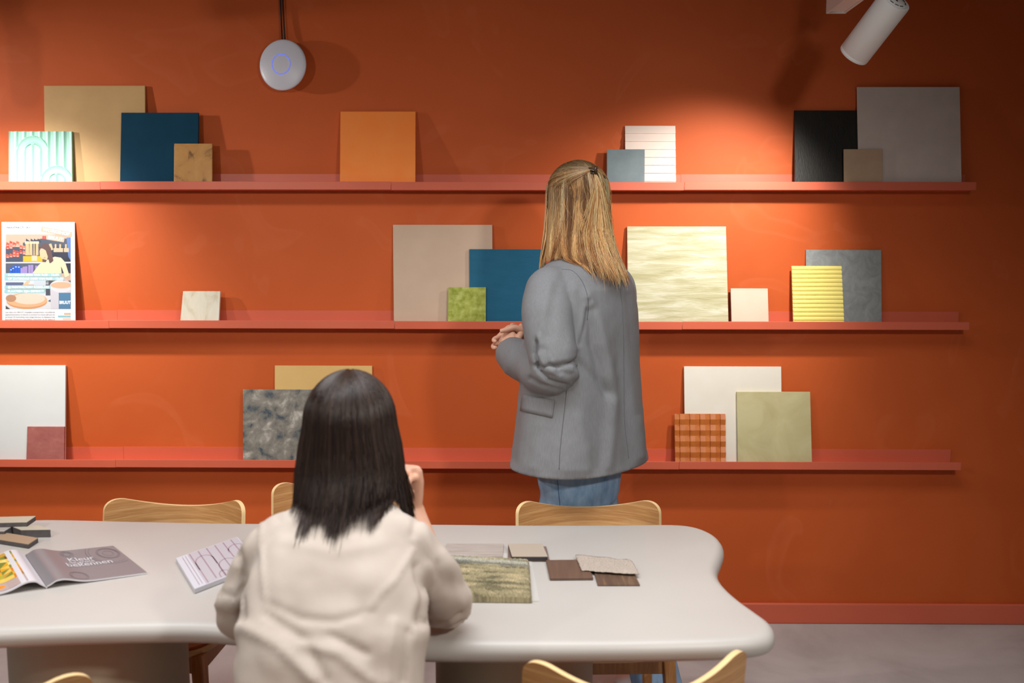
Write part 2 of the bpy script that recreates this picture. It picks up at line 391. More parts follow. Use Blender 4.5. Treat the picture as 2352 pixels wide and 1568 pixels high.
# mint relief panel: concave flutes with two arches
mint = place('t', 19.5, 165, 302, BF, xt0=20, xt1=164.5, behind=khaki, t=.012)
def mint_panel():
    nu, nv = 176, 120; Hh = mint.h; W_ = (mint.q[1]-mint.q[0]).length; fl = W_/8
    def prof(s): s = abs(s); s = min(s, .5); return .0052*(2*s)**2.2
    def hgt(u, v):
        x = u*W_; y = v*Hh
        def flute(): s = (x/fl) % 1.0 - .5; return prof(s)
        for cx, cy in ((3*fl, Hh-3.0*fl+.4*fl), (6.0*fl, .55*fl)):
            d = sqrt((x-cx)**2+(y-cy)**2)
            if y >= cy and d < 2*fl:
                if d >= fl: return prof((d-fl)/fl-.5)
        return flute()
    v = []; f = []
    for j in range(nv+1):
        for i in range(nu+1): v.append(mint.P(i/nu, j/nv, hgt(i/nu, j/nv)-.0052))
    for j in range(nv):
        for i in range(nu): a = j*(nu+1)+i; f.append((a, a+1, a+nu+2, a+nu+1))
    b0 = len(v)
    ring = [i for i in range(nu+1)] + [j*(nu+1)+nu for j in range(1, nv+1)] + [nv*(nu+1)+i for i in range(nu-1, -1, -1)] + [j*(nu+1) for j in range(nv-1, 0, -1)]
    for r in ring:
        i, j = r % (nu+1), r//(nu+1); v.append(mint.P(i/nu, j/nv, -mint.t+.001))
    for k in range(len(ring)):
        k2 = (k+1) % len(ring); f.append((ring[k2], ring[k], b0+k, b0+k2))
    f.append(tuple(range(b0+len(ring)-1, b0-1, -1)))
    o = mesh_obj('relief_panel', v, f, M_mint, smooth=True)
    m = o.modifiers.new('es', 'EDGE_SPLIT'); m.split_angle = radians(55)
    recenter(o, mint.base); tag(o, 'mint green relief panel with flutes and two arches', 'panel', 'sample boards on the ledges')
mint_panel()

# cream lapped-slat panel
def slat_panel():
    root = empty('slatted_panel', cream.base); B = cream
    hexa('backing', [p-B.n*.005 for p in B.q], B.n, B.t-.005, M_cream, root)
    n = 7.75; 
    zv = 0.0
    for i in range(8):
        v1 = 1-i/n; v0 = max(0, 1-(i+1)/n)
        q = [B.P(0, v0, 0), B.P(1, v0, 0), B.P(1, v1, -.0045), B.P(0, v1, -.0045)]
        qb = [B.P(0, v0, -.0052), B.P(1, v0, -.0052), B.P(1, v1, -.0052), B.P(0, v1, -.0052)]
        v = q+qb; f = [(0, 1, 2, 3), (7, 6, 5, 4)] + [((k+1) % 4, k, k+4, (k+1) % 4+4) for k in range(4)]
        mesh_obj('slat', v, f, M_cream, root, world=True)
    tag(root, 'cream white panel of lapped horizontal slats on the topmost ledge', 'panel', 'sample boards on the ledges')
slat_panel()
# yellow ribbed panel
def ribbed_panel():
    root = empty('ribbed_panel', yel.base); B = yel
    hexa('backing', [p-B.n*.006 for p in B.q], B.n, B.t-.006, M_yellow, root)
    n = 14.2
    for i in range(14):
        v1 = 1-i/n; v0 = 1-(i+1)/n; rings = []
        for side in (0, 1):
            r = []
            for k in range(9):
                a = pi*k/8; vv = v0+(v1-v0)*(.5-.5*cos(a)); r.append(B.P(side, vv, -.006+.006*sin(a)**.8))
            rings.append(r)
        v, f = loft_vf(rings, True, True)
        fix_normals(mesh_obj('rib', v, f, M_yellow, root, world=True))
    tag(root, 'lemon yellow panel with horizontal ribs before the steel grey board', 'panel', 'sample boards on the ledges')
ribbed_panel()
# copper faceted tile
def facet_tile():
    B = cop; nc, nr = 10, 10; v = []; f = []
    def addq(q): 
        o = len(v); v.extend(q); f.append(tuple(range(o, o+4)))
    for r in range(nr):
        v1 = 1-r/9.3; v0 = max(0.0, 1-(r+1)/9.3)
        for c in range(nc):
            u0, u1 = c/nc, (c+1)/nc; s = .0036 if (c % 2) else -.0036
            lo, hi = (-.004, 0.0) if r % 2 else (0.0, -.004)      # even rows face up, odd rows face down
            # bottom / top offset along the normal, staggered from column to column
            skew = .0011 if (c % 2) else -.0007
            addq([B.P(u0, v0, lo+s*.5-skew), B.P(u1, v0, lo+s*.5+skew), B.P(u1, v1, hi+s*.5+skew), B.P(u0, v1, hi+s*.5-skew)])
            if c < nc-1:
                s2 = -s
                addq([B.P(u1, v0, lo+s*.5+skew), B.P(u1, v0, lo+s2*.5-skew), B.P(u1, v1, hi+s2*.5-skew), B.P(u1, v1, hi+s*.5+skew)])
    o = len(v); q = [p-B.n*.0055 for p in B.q]; qb = [p-B.n*B.t for p in B.q]; v.extend(q+qb)
    f += [(o, o+1, o+2, o+3), (o+7, o+6, o+5, o+4)] + [(o+(k+1) % 4, o+k, o+k+4, o+(k+1) % 4+4) for k in range(4)]
    ob = mesh_obj('faceted_tile', v, f, M_copper); recenter(ob, B.base)
    tag(ob, 'copper brown tile of small folded facets before the warm white board', 'tile', 'small tiles on the ledges')
facet_tile()

# ---------------------------------------------------------------- table
ZTAB = .74
def table():
    back = [(60, 1197), (130, 1194.5), (330, 1199), (560, 1203), (980, 1205), (1180, 1207), (1400, 1207), (1540, 1206), (1600, 1212.5), (1640, 1228), (1659, 1246), (1663, 1264), (1656, 1286), (1649, 1306), (1652, 1326), (1669, 1350), (1700, 1378), (1740, 1407), (1768, 1432, .729), (1780, 1458, .722), (1773, 1482, .716)]
    front = [(1742, 1496), (1690, 1501), (1600, 1505), (1360, 1509), (1000, 1508), (860, 1502), (700, 1489), (560, 1473), (430, 1464), (200, 1468), (0, 1476), (-120, 1478), (-260, 1466), (-360, 1430, .716), (-410, 1380, .722), (-410, 1320, .728), (-350, 1262, .733), (-240, 1224, .733), (-120, 1206, .733), (-20, 1200, .733)]
    pts = [onZ(q[0], q[1], q[2] if len(q) > 2 else .733) for q in back] + [onZ(q[0], q[1], q[2] if len(q) > 2 else .712) for q in front]
    pts = [V((p.x, p.y, 0)) for p in pts]
    P = catmull(pts, 6, True)
    area_ = sum(P[i-1].x*P[i].y-P[i].x*P[i-1].y for i in range(len(P)))
    if area_ < 0: P.reverse()
    n = len(P); nor = []
    for i in range(n):
        d = P[(i+1) % n]-P[i-1]; nor.append(V((d.y, -d.x, 0)).normalized())
    R = .024; T = .048; rings = []
    for k in range(0, 13):
        a = -pi/2+pi*k/12; z = ZTAB-T/2+(T/2)*sin(a); ins = R*(1-cos(a))
        rings.append([(P[i].x-nor[i].x*ins, P[i].y-nor[i].y*ins, z) for i in range(n)])
    v, f = loft_vf(rings)
    root = empty('meeting_table', (-.3, 2.1, 0))
    o = mesh_obj('tabletop', v, f, M_table, root, smooth=True, world=True)
    m = o.modifiers.new('es', 'EDGE_SPLIT'); m.split_angle = radians(50)
    for (xa, xb) in ((36, 427), (1001, 1361)):
        Yc = 2.08; a = onY(xa, 1530, Yc); b = onY(xb, 1530, Yc); cx = (a.x+b.x)/2; rx = (b.x-a.x)/2; ry = .155
        rg = []
        for z, s in ((0, 1), (.004, 1.0), (ZTAB-T+.002, 1.0)):
            rg.append([(cx+rx*s*cos(2*pi*k/64), Yc+ry*s*sin(2*pi*k/64), z) for k in range(64)])
        v, f = loft_vf(rg); o = mesh_obj('pedestal', v, f, M_drum, root, smooth=True, world=True)
        m = o.modifiers.new('es', 'EDGE_SPLIT'); m.split_angle = radians(50)
    tag(root, 'long pale meeting table with wavy rounded outline and drum pedestals', 'table')
table()

# ---------------------------------------------------------------- chairs
def make_chair():
    root = empty('plywood_chair')
    # seat: rounded slab, sitter looks along +Y
    def outline(s=1.0, n=56):
        r = []
        for k in range(n):
            a = 2*pi*k/n; e = 2/3.2
            x = .222*math.copysign(abs(cos(a))**e, cos(a)); y = .205*math.copysign(abs(sin(a))**e, sin(a))
            r.append((x*s*(1+.06*y/.205), y*s))
        return r
    rg = []
    for z, s in ((.428, .985), (.432, 1.0), (.440, 1.0), (.444, .99)): rg.append([(x, y, z) for x, y in outline(s)])
    v, f = loft_vf(rg); mesh_obj('seat', v, f, [M_edge], root)
    rg = []
    for z, s in ((.4435, .965), (.448, .965), (.4505, .945)): rg.append([(x, y, z) for x, y in outline(s)])
    v, f = loft_vf(rg); mesh_obj('seat_pad', v, f, M_seat, root)
    # backrest: bent plywood, ends wrap forward, top edge dips in the middle
    Wd, Ht, r, th = .217, .215, .05, .0125; nu = 44; nv = 10
    us = [-cos(pi*k/nu) for k in range(nu+1)]
    def pt(u, v_, side):
        x = u*Wd; ax = abs(x)
        rt = sqrt(max(0, r*r-max(0, ax-(Wd-r))**2))-r if ax > Wd-r else 0
        ztop = .724+.058*u*u+rt; zbot = .742-Ht+.02*u*u-rt*1.0
        z = zbot+(ztop-zbot)*v_
        y = -.235+.105*u*u; slope = 2*.105*u/Wd
        ln = sqrt(1+slope*slope); nx, ny = -slope/ln, 1/ln
        tilt = -(z-.64)*.16
        return (x+side*nx*th/2, y+side*ny*th/2+tilt, z)
    v = []; f = []; idx = []
    for side in (1, -1):
        for i in range(nu+1):
            for j in range(nv+1): v.append(pt(us[i], j/nv, side))
    S = (nu+1)*(nv+1); g = lambda i, j, s: s*S+i*(nv+1)+j
    for i in range(nu):
        for j in range(nv):
            f.append((g(i, j, 0), g(i, j+1, 0), g(i+1, j+1, 0), g(i+1, j, 0))); idx.append(0)
            f.append((g(i, j, 1), g(i+1, j, 1), g(i+1, j+1, 1), g(i, j+1, 1))); idx.append(0)
        f.append((g(i, nv, 0), g(i, nv, 1), g(i+1, nv, 1), g(i+1, nv, 0))); idx.append(1)
        f.append((g(i, 0, 0), g(i+1, 0, 0), g(i+1, 0, 1), g(i, 0, 1))); idx.append(1)
    for j in range(nv):
        f.append((g(0, j, 0), g(0, j, 1), g(0, j+1, 1), g(0, j+1, 0))); idx.append(1)
        f.append((g(nu, j, 0), g(nu, j+1, 0), g(nu, j+1, 1), g(nu, j, 1))); idx.append(1)
    o = mesh_obj('backrest', v, f, [M_oak, M_edge], root, smooth=True, idx=idx); fix_normals(o)
    m = o.modifiers.new('es', 'EDGE_SPLIT'); m.split_angle = radians(45)
    def bar(name, pts, rad):
        v, f = [], []
        path = [V(p) for p in pts]; rings = []
        for i, p in enumerate(path):
            d = (path[min(i+1, len(path)-1)]-path[max(i-1, 0)]).normalized()
            s = V((1, 0, 0)) if abs(d.x) < .8 else V((0, 1, 0)); s = (s-d*s.dot(d)).normalized(); u = d.cross(s)
            a, b = rad[i]
            rings.append([p+s*a+u*b, p-s*a+u*b, p-s*a-u*b, p+s*a-u*b])
        v, f = loft_vf(rings); o = mesh_obj(name, v, f, M_oak_leg, root); fix_normals(o); bevel(o, .004, 2); return o
    for s in (-1, 1):
        bar('leg', [(s*.215, .185, 0), (s*.188, .150, .43)], [(.012, .014), (.017, .022)])
        bar('leg', [(s*.215, -.275, 0), (s*.190, -.195, .36), (s*.178, -.168, .47), (s*.172, -.192, .63)], [(.012, .014), (.016, .022), (.014, .020), (.010, .009)])
        bar('side_rail', [(s*.189, -.19, .40), (s*.188, .155, .40)], [(.010, .026), (.010, .026)])
    bar('front_rail', [(-.185, .150, .40), (.185, .150, .40)], [(.010, .026), (.010, .026)])
    bar('rear_rail', [(-.185, -.185, .40), (.185, -.185, .40)], [(.010, .026), (.010, .026)])
    return root
proto = make_chair()
def chair_at(i, loc, rz, label):
    o = proto if i == 0 else copy_tree(proto)
    o.location = loc; o.rotation_euler = (0, 0, rz); tag(o, label, 'chair', 'oak plywood chairs around the table'); return o
def back_center(xa, xb, Y): p = (onY(xa, 1150, Y)+onY(xb, 1150, Y))*.5; return p.x
# far side: facing the camera (rz = pi); backrest ends sit ~0.125 behind the seat centre
YCH = 2.50
chair_at(0, (back_center(1192, 1523, 2.63), YCH, 0), pi+radians(2.0), 'oak plywood chair beyond the table, below the standing person')
chair_at(1, (back_center(221, 555, 2.63), YCH, 0), pi-radians(2.5), 'oak plywood chair beyond the left half of the table, by the magazine')
chair_at(2, (back_center(622, 955, 2.84), 2.72, 0), pi+radians(6), 'oak plywood chair pulled away from the table, mostly behind the seated person')
chair_at(3, (onZ(1449, 1500, .78).x-.002, 1.805, 0), radians(7), 'oak plywood chair in the near right foreground, seen from behind')
chair_at(4, (-.995, 1.735, 0), radians(-4), 'oak plywood chair peeking in at the bottom left corner')
chair_at(5, (-.352, 1.515, 0), 0, 'oak plywood chair under the seated person')

# ---------------------------------------------------------------- track spots
def dir_matrix(d):
    z = V(d).normalized(); x = z.cross(V((0, 0, 1))).normalized(); y = z.cross(x)
    return Matrix((x, y, z)).transposed().to_4x4()
AX = V((-.34, .68, -.65)).normalized()
M_glow = plain('lamp_lens', (255, 245, 230), .4, emit=(255, 240, 220), estr=6)
def make_spot(front, axis, label, power, cone=86, rail_z=None, blend=1.0, L_=.24, R_=.048, color=(1, .95, .88), soft=.035):
    root = empty('track_spotlight', front)
    Mx = dir_matrix(axis)
    def add(name, vf, mat, smooth=True):
        o = mesh_obj(name, [Mx.to_3x3() @ V(p) for p in vf[0]], vf[1], mat, root, smooth=smooth)
        m = o.modifiers.new('es', 'EDGE_SPLIT'); m.split_angle = radians(40); return o
    add('lamp_body', lathe_vf([(R_*.80, -.006), (R_*.86, 0.0), (R_*.985, 0.0), (R_, -.004), (R_, -.008), (R_*.99, -.009), (R_*.99, -.0105), (R_, -.0115), (R_, -L_+.006), (R_*.97, -L_), (R_*.2, -L_)], 48), M_white)
    add('end_cap', lathe_vf([(R_*.80, -L_+.001), (R_*.80, -L_-.0015), (R_*.78, -L_-.002), (R_*.1, -L_-.002)], 40), M_white)
    for k in range(12):
        if k % 4 == 3: continue
        a = 2*pi*k/12
        v, f = box_vf(-.006, .006, -.0012, .0012, -L_-.0034, -L_-.0012)
        Rz = Matrix.Rotation(a, 3, 'Z'); v = [Rz @ (V(p)+V((0, R_*.66, 0))) for p in v]
        add('vent_slot', (v, f), M_black, False)
    v = [(-.008, -.010, -L_-.0035), (.010, -.008, -L_-.0035), (.0, .010, -L_-.0035), (-.008, -.010, -L_-.001), (.010, -.008, -L_-.001), (.0, .010, -L_-.001)]
    add('screw_recess', (v, [(0, 1, 2), (5, 4, 3), (0, 3, 4, 1), (1, 4, 5, 2), (2, 5, 3, 0)]), M_black, False)
    add('lens', lathe_vf([(R_*.79, -.012), (R_*.79, -.010), (R_*.05, -.010)], 32), M_glow)
    if rail_z:
        top = V((0, 0, rail_z-front[2])); mid = -AX*0
        c = -V(axis).normalized()*(L_*.62)
        v, f = tube_vf([c+V((.0, -.0, .03)), V((c.x, c.y, top.z-.03))], .011, 14, V((0, 1, 0)))
        mesh_obj('swivel_arm', v, f, M_white, root, smooth=True)
        box('track_adapter', c.x-.017, c.x+.017, c.y-.06, c.y+.06, top.z-.032, top.z-.0005, M_white, root, bev=.003, world=False)
    tag(root, label, 'spotlight', 'white track spotlights')
    l = bpy.data.lights.new('spot_beam', 'SPOT'); l.energy = power; l.spot_size = radians(cone); l.spot_blend = blend
    l.shadow_soft_size = soft; l.color = color
    lo = bpy.data.objects.new('spot_beam', l); col.objects.link(lo); lo.parent = root
    lo.matrix_local = Matrix.Translation(V(axis).normalized()*.012) @ (dir_matrix(axis) @ Matrix.Rotation(pi, 4, 'X'))
    return root
F1 = onY(1961, 126, WY-.71)
LAMP_L = min((abs(proj(F1-AX*(l_*.002))[0]-2055)+abs(proj(F1-AX*(l_*.002))[1]-0), l_*.002) for l_ in range(40, 160))[1]
rx_mid = onY(1921, 30, 3.22).x-.05
RZ = onY(1920, 30, 3.22).z
make_spot(F1, AX, 'white cylinder spotlight hanging at the top right above the ledges', SPOT1, rail_z=RZ, L_=LAMP_L)
F2 = V((-1.93, F1.y, F1.z)); make_spot(F2, V((.0, .68, -.74)), 'white cylinder spotlight off the left picture edge', SPOT1*.96, rail_z=RZ)
back_axis = V((-.22, 1.0, -.42))
make_spot(V((rx_mid, .35, 2.18)), V((-.42, 1, -.62)), 'white cylinder spotlight above the table on the right track', SPOT2, cone=98, rail_z=RZ, blend=1, soft=.09)
make_spot(V((-1.955, .35, 2.18)), V((.25, 1, -.62)), 'unseen white cylinder spotlight added above the table on the left track', SPOT2*.8, cone=98, rail_z=RZ, blend=1, soft=.05)  # added out of view to light the table and room centre
make_spot(V((-3.1, 2.75, 2.25)), V((.85, .40, -.42)), 'white cylinder spotlight far beyond the left picture edge', 90.0, cone=80, rail_z=None)
def rail(x0, x1, label):
    root = empty('light_track', ((x0+x1)/2, 1.4, RZ))
    ya, yb = -1.2, 3.22
    v, f = join_vf([box_vf(x0, x0+.006, ya, yb, RZ, RZ+.07), box_vf(x1-.006, x1, ya, yb, RZ, RZ+.07), box_vf(x0+.006, x1-.006, ya, yb, RZ+.006, RZ+.07)])
    mesh_obj('track_profile', v, f, M_white, root, world=True)
    box('end_cap', x0-.001, x1+.001, yb, yb+.006, RZ-.001, RZ+.071, M_white, root, bev=.001)
    for y in (ya+.3, yb-.3):
        v, f = tube_vf([(x0*.5+x1*.5, y, RZ+.07), (x0*.5+x1*.5, y, ZT)], .0018, 6, V((0, 1, 0)))
        mesh_obj('suspension_wire', v, f, M_white, root, world=True)
    tag(root, label, 'light track', 'white suspended light tracks')
rx = onY(1899, 31, 3.22).x; rx1 = onY(1943, 28, 3.22).x
rail(rx, rx1, 'white suspended light track entering at the top right')
rail(-1.99, -1.99+rx1-rx, 'white suspended light track beyond the left picture edge')

# ---------------------------------------------------------------- wireless access point with cable
def access_point():
    c = onY(649, 149, WY-.045); rad = .096
    root = empty('wireless_access_point', c)
    Mx = dir_matrix(V((-.2, -1, .03)))
    def add(name, vf, mat):
        o = mesh_obj(name, [Mx.to_3x3() @ V(p) for p in vf[0]], vf[1], mat, root, smooth=True)
        m = o.modifiers.new('es', 'EDGE_SPLIT'); m.split_angle = radians(50); return o
    M_ap = plain('access_point_shell', (214, 214, 226), .35)
    pr = [(rad*.82, -.022), (rad*.97, -.010), (rad, -.003), (rad*.985, .001)] + [(rad*.97*cos(a), .002+.013*sin(a)) for a in [pi/2*k/14 for k in range(1, 14)]]
    pr = pr[:4] + [(rad*s, .002+.013*(1-s*s)) for s in (.94, .85, .75, .65, .55, .45, .42)] + [(rad*s, .002+.013*(1-s*s)) for s in (.36, .2, .02)]
    add('shell', lathe_vf(pr, 64), M_ap)
    rr = rad*.385; z0 = .002+.013*(1-.385**2)
    ring = []
    for k in range(64):
        a = 2*pi*k/64; ring.append([(cos(a)*(rr+.0016*cos(b)), sin(a)*(rr+.0016*cos(b)), z0+.0012*sin(b)) for b in [2*pi*j/8 for j in range(8)]])
    ring.append(ring[0]); v, f = loft_vf(ring, True, False)
    add('status_ring', (v, f), plain('blue_led_ring', (90, 110, 255), .4, emit=(96, 120, 255), estr=.7))
    rot = Mx.to_3x3()
    for dx, y0 in ((-.004, .0), (.006, .004)):
        t = V((dx, .02+y0, rad*.86)); p = [t, V((dx-.004, .028, .16)), V((dx-.009, .032, .40)), V((dx-.016, .035, ZT-c.z-.001))]
        v, f = tube_vf(catmull(p, 5), .0028, 8, V((0, 1, 0))); mesh_obj('cable', v, f, M_black, root, smooth=True)
    tag(root, 'round white wireless access point hanging on black cables', 'access point')
access_point()

# ================================================================ people
def remesh_vf(vf, voxel, smooth=6, fac=.5):
    me = bpy.data.meshes.new('tmp'); me.from_pydata([tuple(p) for p in vf[0]], [], vf[1]); me.update()
    bm = bmesh.new(); bm.from_mesh(me); bmesh.ops.recalc_face_normals(bm, faces=bm.faces); bm.to_mesh(me); bm.free()
    o = bpy.data.objects.new('tmp', me); col.objects.link(o)
    m = o.modifiers.new('r', 'REMESH'); m.mode = 'VOXEL'; m.voxel_size = voxel
    if smooth: m = o.modifiers.new('s', 'SMOOTH'); m.iterations = smooth; m.factor = fac
    dg = bpy.context.evaluated_depsgraph_get(); r = bpy.data.meshes.new_from_object(o.evaluated_get(dg))
    bpy.data.objects.remove(o); bpy.data.meshes.remove(me)
    return r
def body_obj(name, me, mat, parent, off, disp=None):
    if disp:
        ns = [V(v.normal) for v in me.vertices]; cs = [V(v.co) for v in me.vertices]
        for v, n, c in zip(me.vertices, ns, cs): v.co = c + n*disp(c, n)
    me.transform(Matrix.Translation(-V(off))); me.materials.clear(); me.materials.append(mat)
    me.polygons.foreach_set('use_smooth', [True]*len(me.polygons)); me.name = name; me.update()
    o = bpy.data.objects.new(name, me); col.objects.link(o); o.parent = parent; return o
def crease(p, n, lines):
    """folds modelled along curves on the side of the garment that the photo shows"""
    if n.dot(p-V((0, 0, ZC))) > 0: return 0.0
    x, y = proj(p); d = 0.0
    for pts, amp, wd in lines:
        best = 1e9
        for (ax, ay), (bx, by) in zip(pts, pts[1:]):
            dx, dy = bx-ax, by-ay; t = max(0, min(1, ((x-ax)*dx+(y-ay)*dy)/(dx*dx+dy*dy))); q = (x-ax-dx*t)**2+(y-ay-dy*t)**2
            if q < best: best = q
        if best < 9*wd*wd: d += amp*math.exp(-best/(wd*wd))
    return d
def sell(c, A, B, a, b, e=2.4, n=40):
    """super-ellipse ring: centre c, axes A (half a) and B (half b)"""
    r = []
    for k in range(n):
        t = 2*pi*k/n
        r.append(V(c)+A*(a*math.copysign(abs(cos(t))**(2/e), cos(t)))+B*(b*math.copysign(abs(sin(t))**(2/e), sin(t))))
    return r
def interp(tab, z):
    """tab sorted by descending z: rows (z, values...)"""
    if z >= tab[0][0]: return tab[0][1:]
    for i in range(len(tab)-1):
        if tab[i+1][0] <= z <= tab[i][0]:
            t = (tab[i][0]-z)/(tab[i][0]-tab[i+1][0]+1e-9); return tuple(a+(b-a)*t for a, b in zip(tab[i][1:], tab[i+1][1:]))
    return tab[-1][1:]
M_skin = mottled('skin', [(.3, (218, 164, 136)), (.7, (228, 176, 150))], 20, 3, rough=.5)
M_skin.node_tree.nodes['Principled BSDF'].inputs['Subsurface Weight'].default_value = .08
M_skin.node_tree.nodes['Principled BSDF'].inputs['Subsurface Radius'].default_value = (.012, .005, .003)
M_eye = plain('eye_white', (235, 232, 228), .2); M_iris = plain('iris', (70, 52, 38), .2); M_lip = plain('lips', (186, 104, 96), .45)

class Frame:
    def __init__(s, o, th): s.o = V(o); s.F = V((-sin(th), cos(th), 0)); s.L = V((-cos(th), -sin(th), 0)); s.U = V((0, 0, 1))
    def __call__(s, l, f, z): return s.o + s.L*l + s.F*f + s.U*z

HEADT = [(-.118, .018, .02, .058), (-.108, .036, .038, .047), (-.085, .050, .058, .032), (-.045, .062, .082, .013), (0, .069, .091, .004), (.04, .071, .095, 0), (.08, .064, .085, -.004), (.105, .043, .058, -.006), (.117, .016, .022, -.006)]
def head_vf(H, neck_to):
    rings = [sell(H(0, cf, z), H.L, H.F, a, b, 2.1, 28) for z, a, b, cf in HEADT]
    parts = [loft_vf(rings)]
    parts.append(rtube_vf([H(0, .092, .012), H(0, .103, -.012), H(0, .112, -.03), H(0, .096, -.042)], [.006, .009, .012, .008], 4, 10))
    for sd in (-1, 1):
        parts.append(rtube_vf([H(sd*.068, -.008, .022), H(sd*.078, -.014, .012), H(sd*.077, -.012, -.01), H(sd*.068, -.006, -.03)], [.006, .012, .011, .006], 4, 8))
        parts.append(rtube_vf([H(sd*.012, .090, .026), H(sd*.030, .088, .030), H(sd*.046, .074, .024)], [.005, .007, .005], 4, 8))
    parts.append(rtube_vf([H(-.018, .094, -.066), H(0, .102, -.064), H(.018, .094, -.066)], [.004, .0075, .004], 4, 8))
    parts.append(rtube_vf([H(0, -.005, -.03), H(0, -.012, -.10), neck_to], [.052, .051, .058], 5, 20))
    return join_vf(parts)
def face_details(H, parent, off):
    for sd in (-1, 1):
        v, f = [], []
        prof = [(.011*sin(pi*k/8), -.011*cos(pi*k/8)) for k in range(9)]
        v, f = lathe_vf([(max(r, .0003), z) for r, z in prof], 14)
        e = mesh_obj('eye', [H(sd*.031, .083, .010)+V(p)-V(off) for p in v], f, M_eye, parent, smooth=True)
        v2, f2 = lathe_vf([(.0052, 0), (.004, .0014), (.0004, .0018)], 12)
        mx = dir_matrix(H.F).to_3x3()
        mesh_obj('iris', [H(sd*.031, .0935, .010)+mx @ V(p)-V(off) for p in v2], f2, M_iris, e, smooth=True)
    v, f = rtube_vf([H(-.022, .092, -.066), H(-.008, .1035, -.0625), H(0, .1055, -.064), H(.008, .1035, -.0625), H(.022, .092, -.066)], [.001, .004, .0045, .004, .001], 4, 8)
    mesh_obj('mouth', [p-V(off) for p in v], f, M_lip, parent, smooth=True)

def hand_vf(w, d, n, thumb, curl=(.5, .6, .5), s=1.0, spread=.06, tcurl=.5):
    """w wrist, d pointing direction, n palm normal (fingers curl towards it), thumb = side vector of the thumb"""
    d = V(d).normalized(); n = V(n); n = (n-d*n.dot(d)).normalized(); t = d.cross(n); t = t if t.dot(V(thumb)) > 0 else -t
    parts = []
    rings = []
    for k, (x, hw, ht) in enumerate([(-.03, .025, .019), (0, .027, .018), (.025, .034, .017), (.055, .041, .0155), (.082, .041, .013), (.092, .036, .009)]):
        rings.append(sell(V(w)+d*x*s, t, n, hw*s, ht*s, 2.6, 24))
    parts.append(loft_vf(rings))
    spec = [(.030, .084, (.042, .026, .021), .0088), (.010, .090, (.046, .029, .022), .0092), (-.011, .087, (.042, .027, .021), .0088), (-.030, .078, (.033, .021, .019), .0076)]
    for i, (off, base, seg, r) in enumerate(spec):
        p = V(w)+d*(base-.012)*s+t*off*s; dirn = (d+t*(spread*(1.5-i)*.5)).normalized(); pts = [p]; ang = 0
        for j in range(3):
            ang += curl[j]*(1+.07*i); dd = dirn*cos(ang)+n*sin(ang)
            p = p+dd*seg[j]*s*(1.0 if j else 1.25); pts.append(p)
        parts.append(rtube_vf(pts, [r*s, r*s*.98, r*s*.9, r*s*.72], 5, 10))
    p = V(w)+d*.018*s+t*.026*s+n*.004*s
    d1 = (d*.62+t*.62+n*.35).normalized(); d2 = (d*.85+t*.12+n*(.3+tcurl*.5)).normalized()
    parts.append(rtube_vf([p-d1*.01*s, p+d1*.036*s, p+d1*.036*s+d2*.032*s, p+d1*.036*s+d2*.056*s], [.013*s, .0118*s, .0102*s, .0078*s], 5, 10))
    return join_vf(parts)

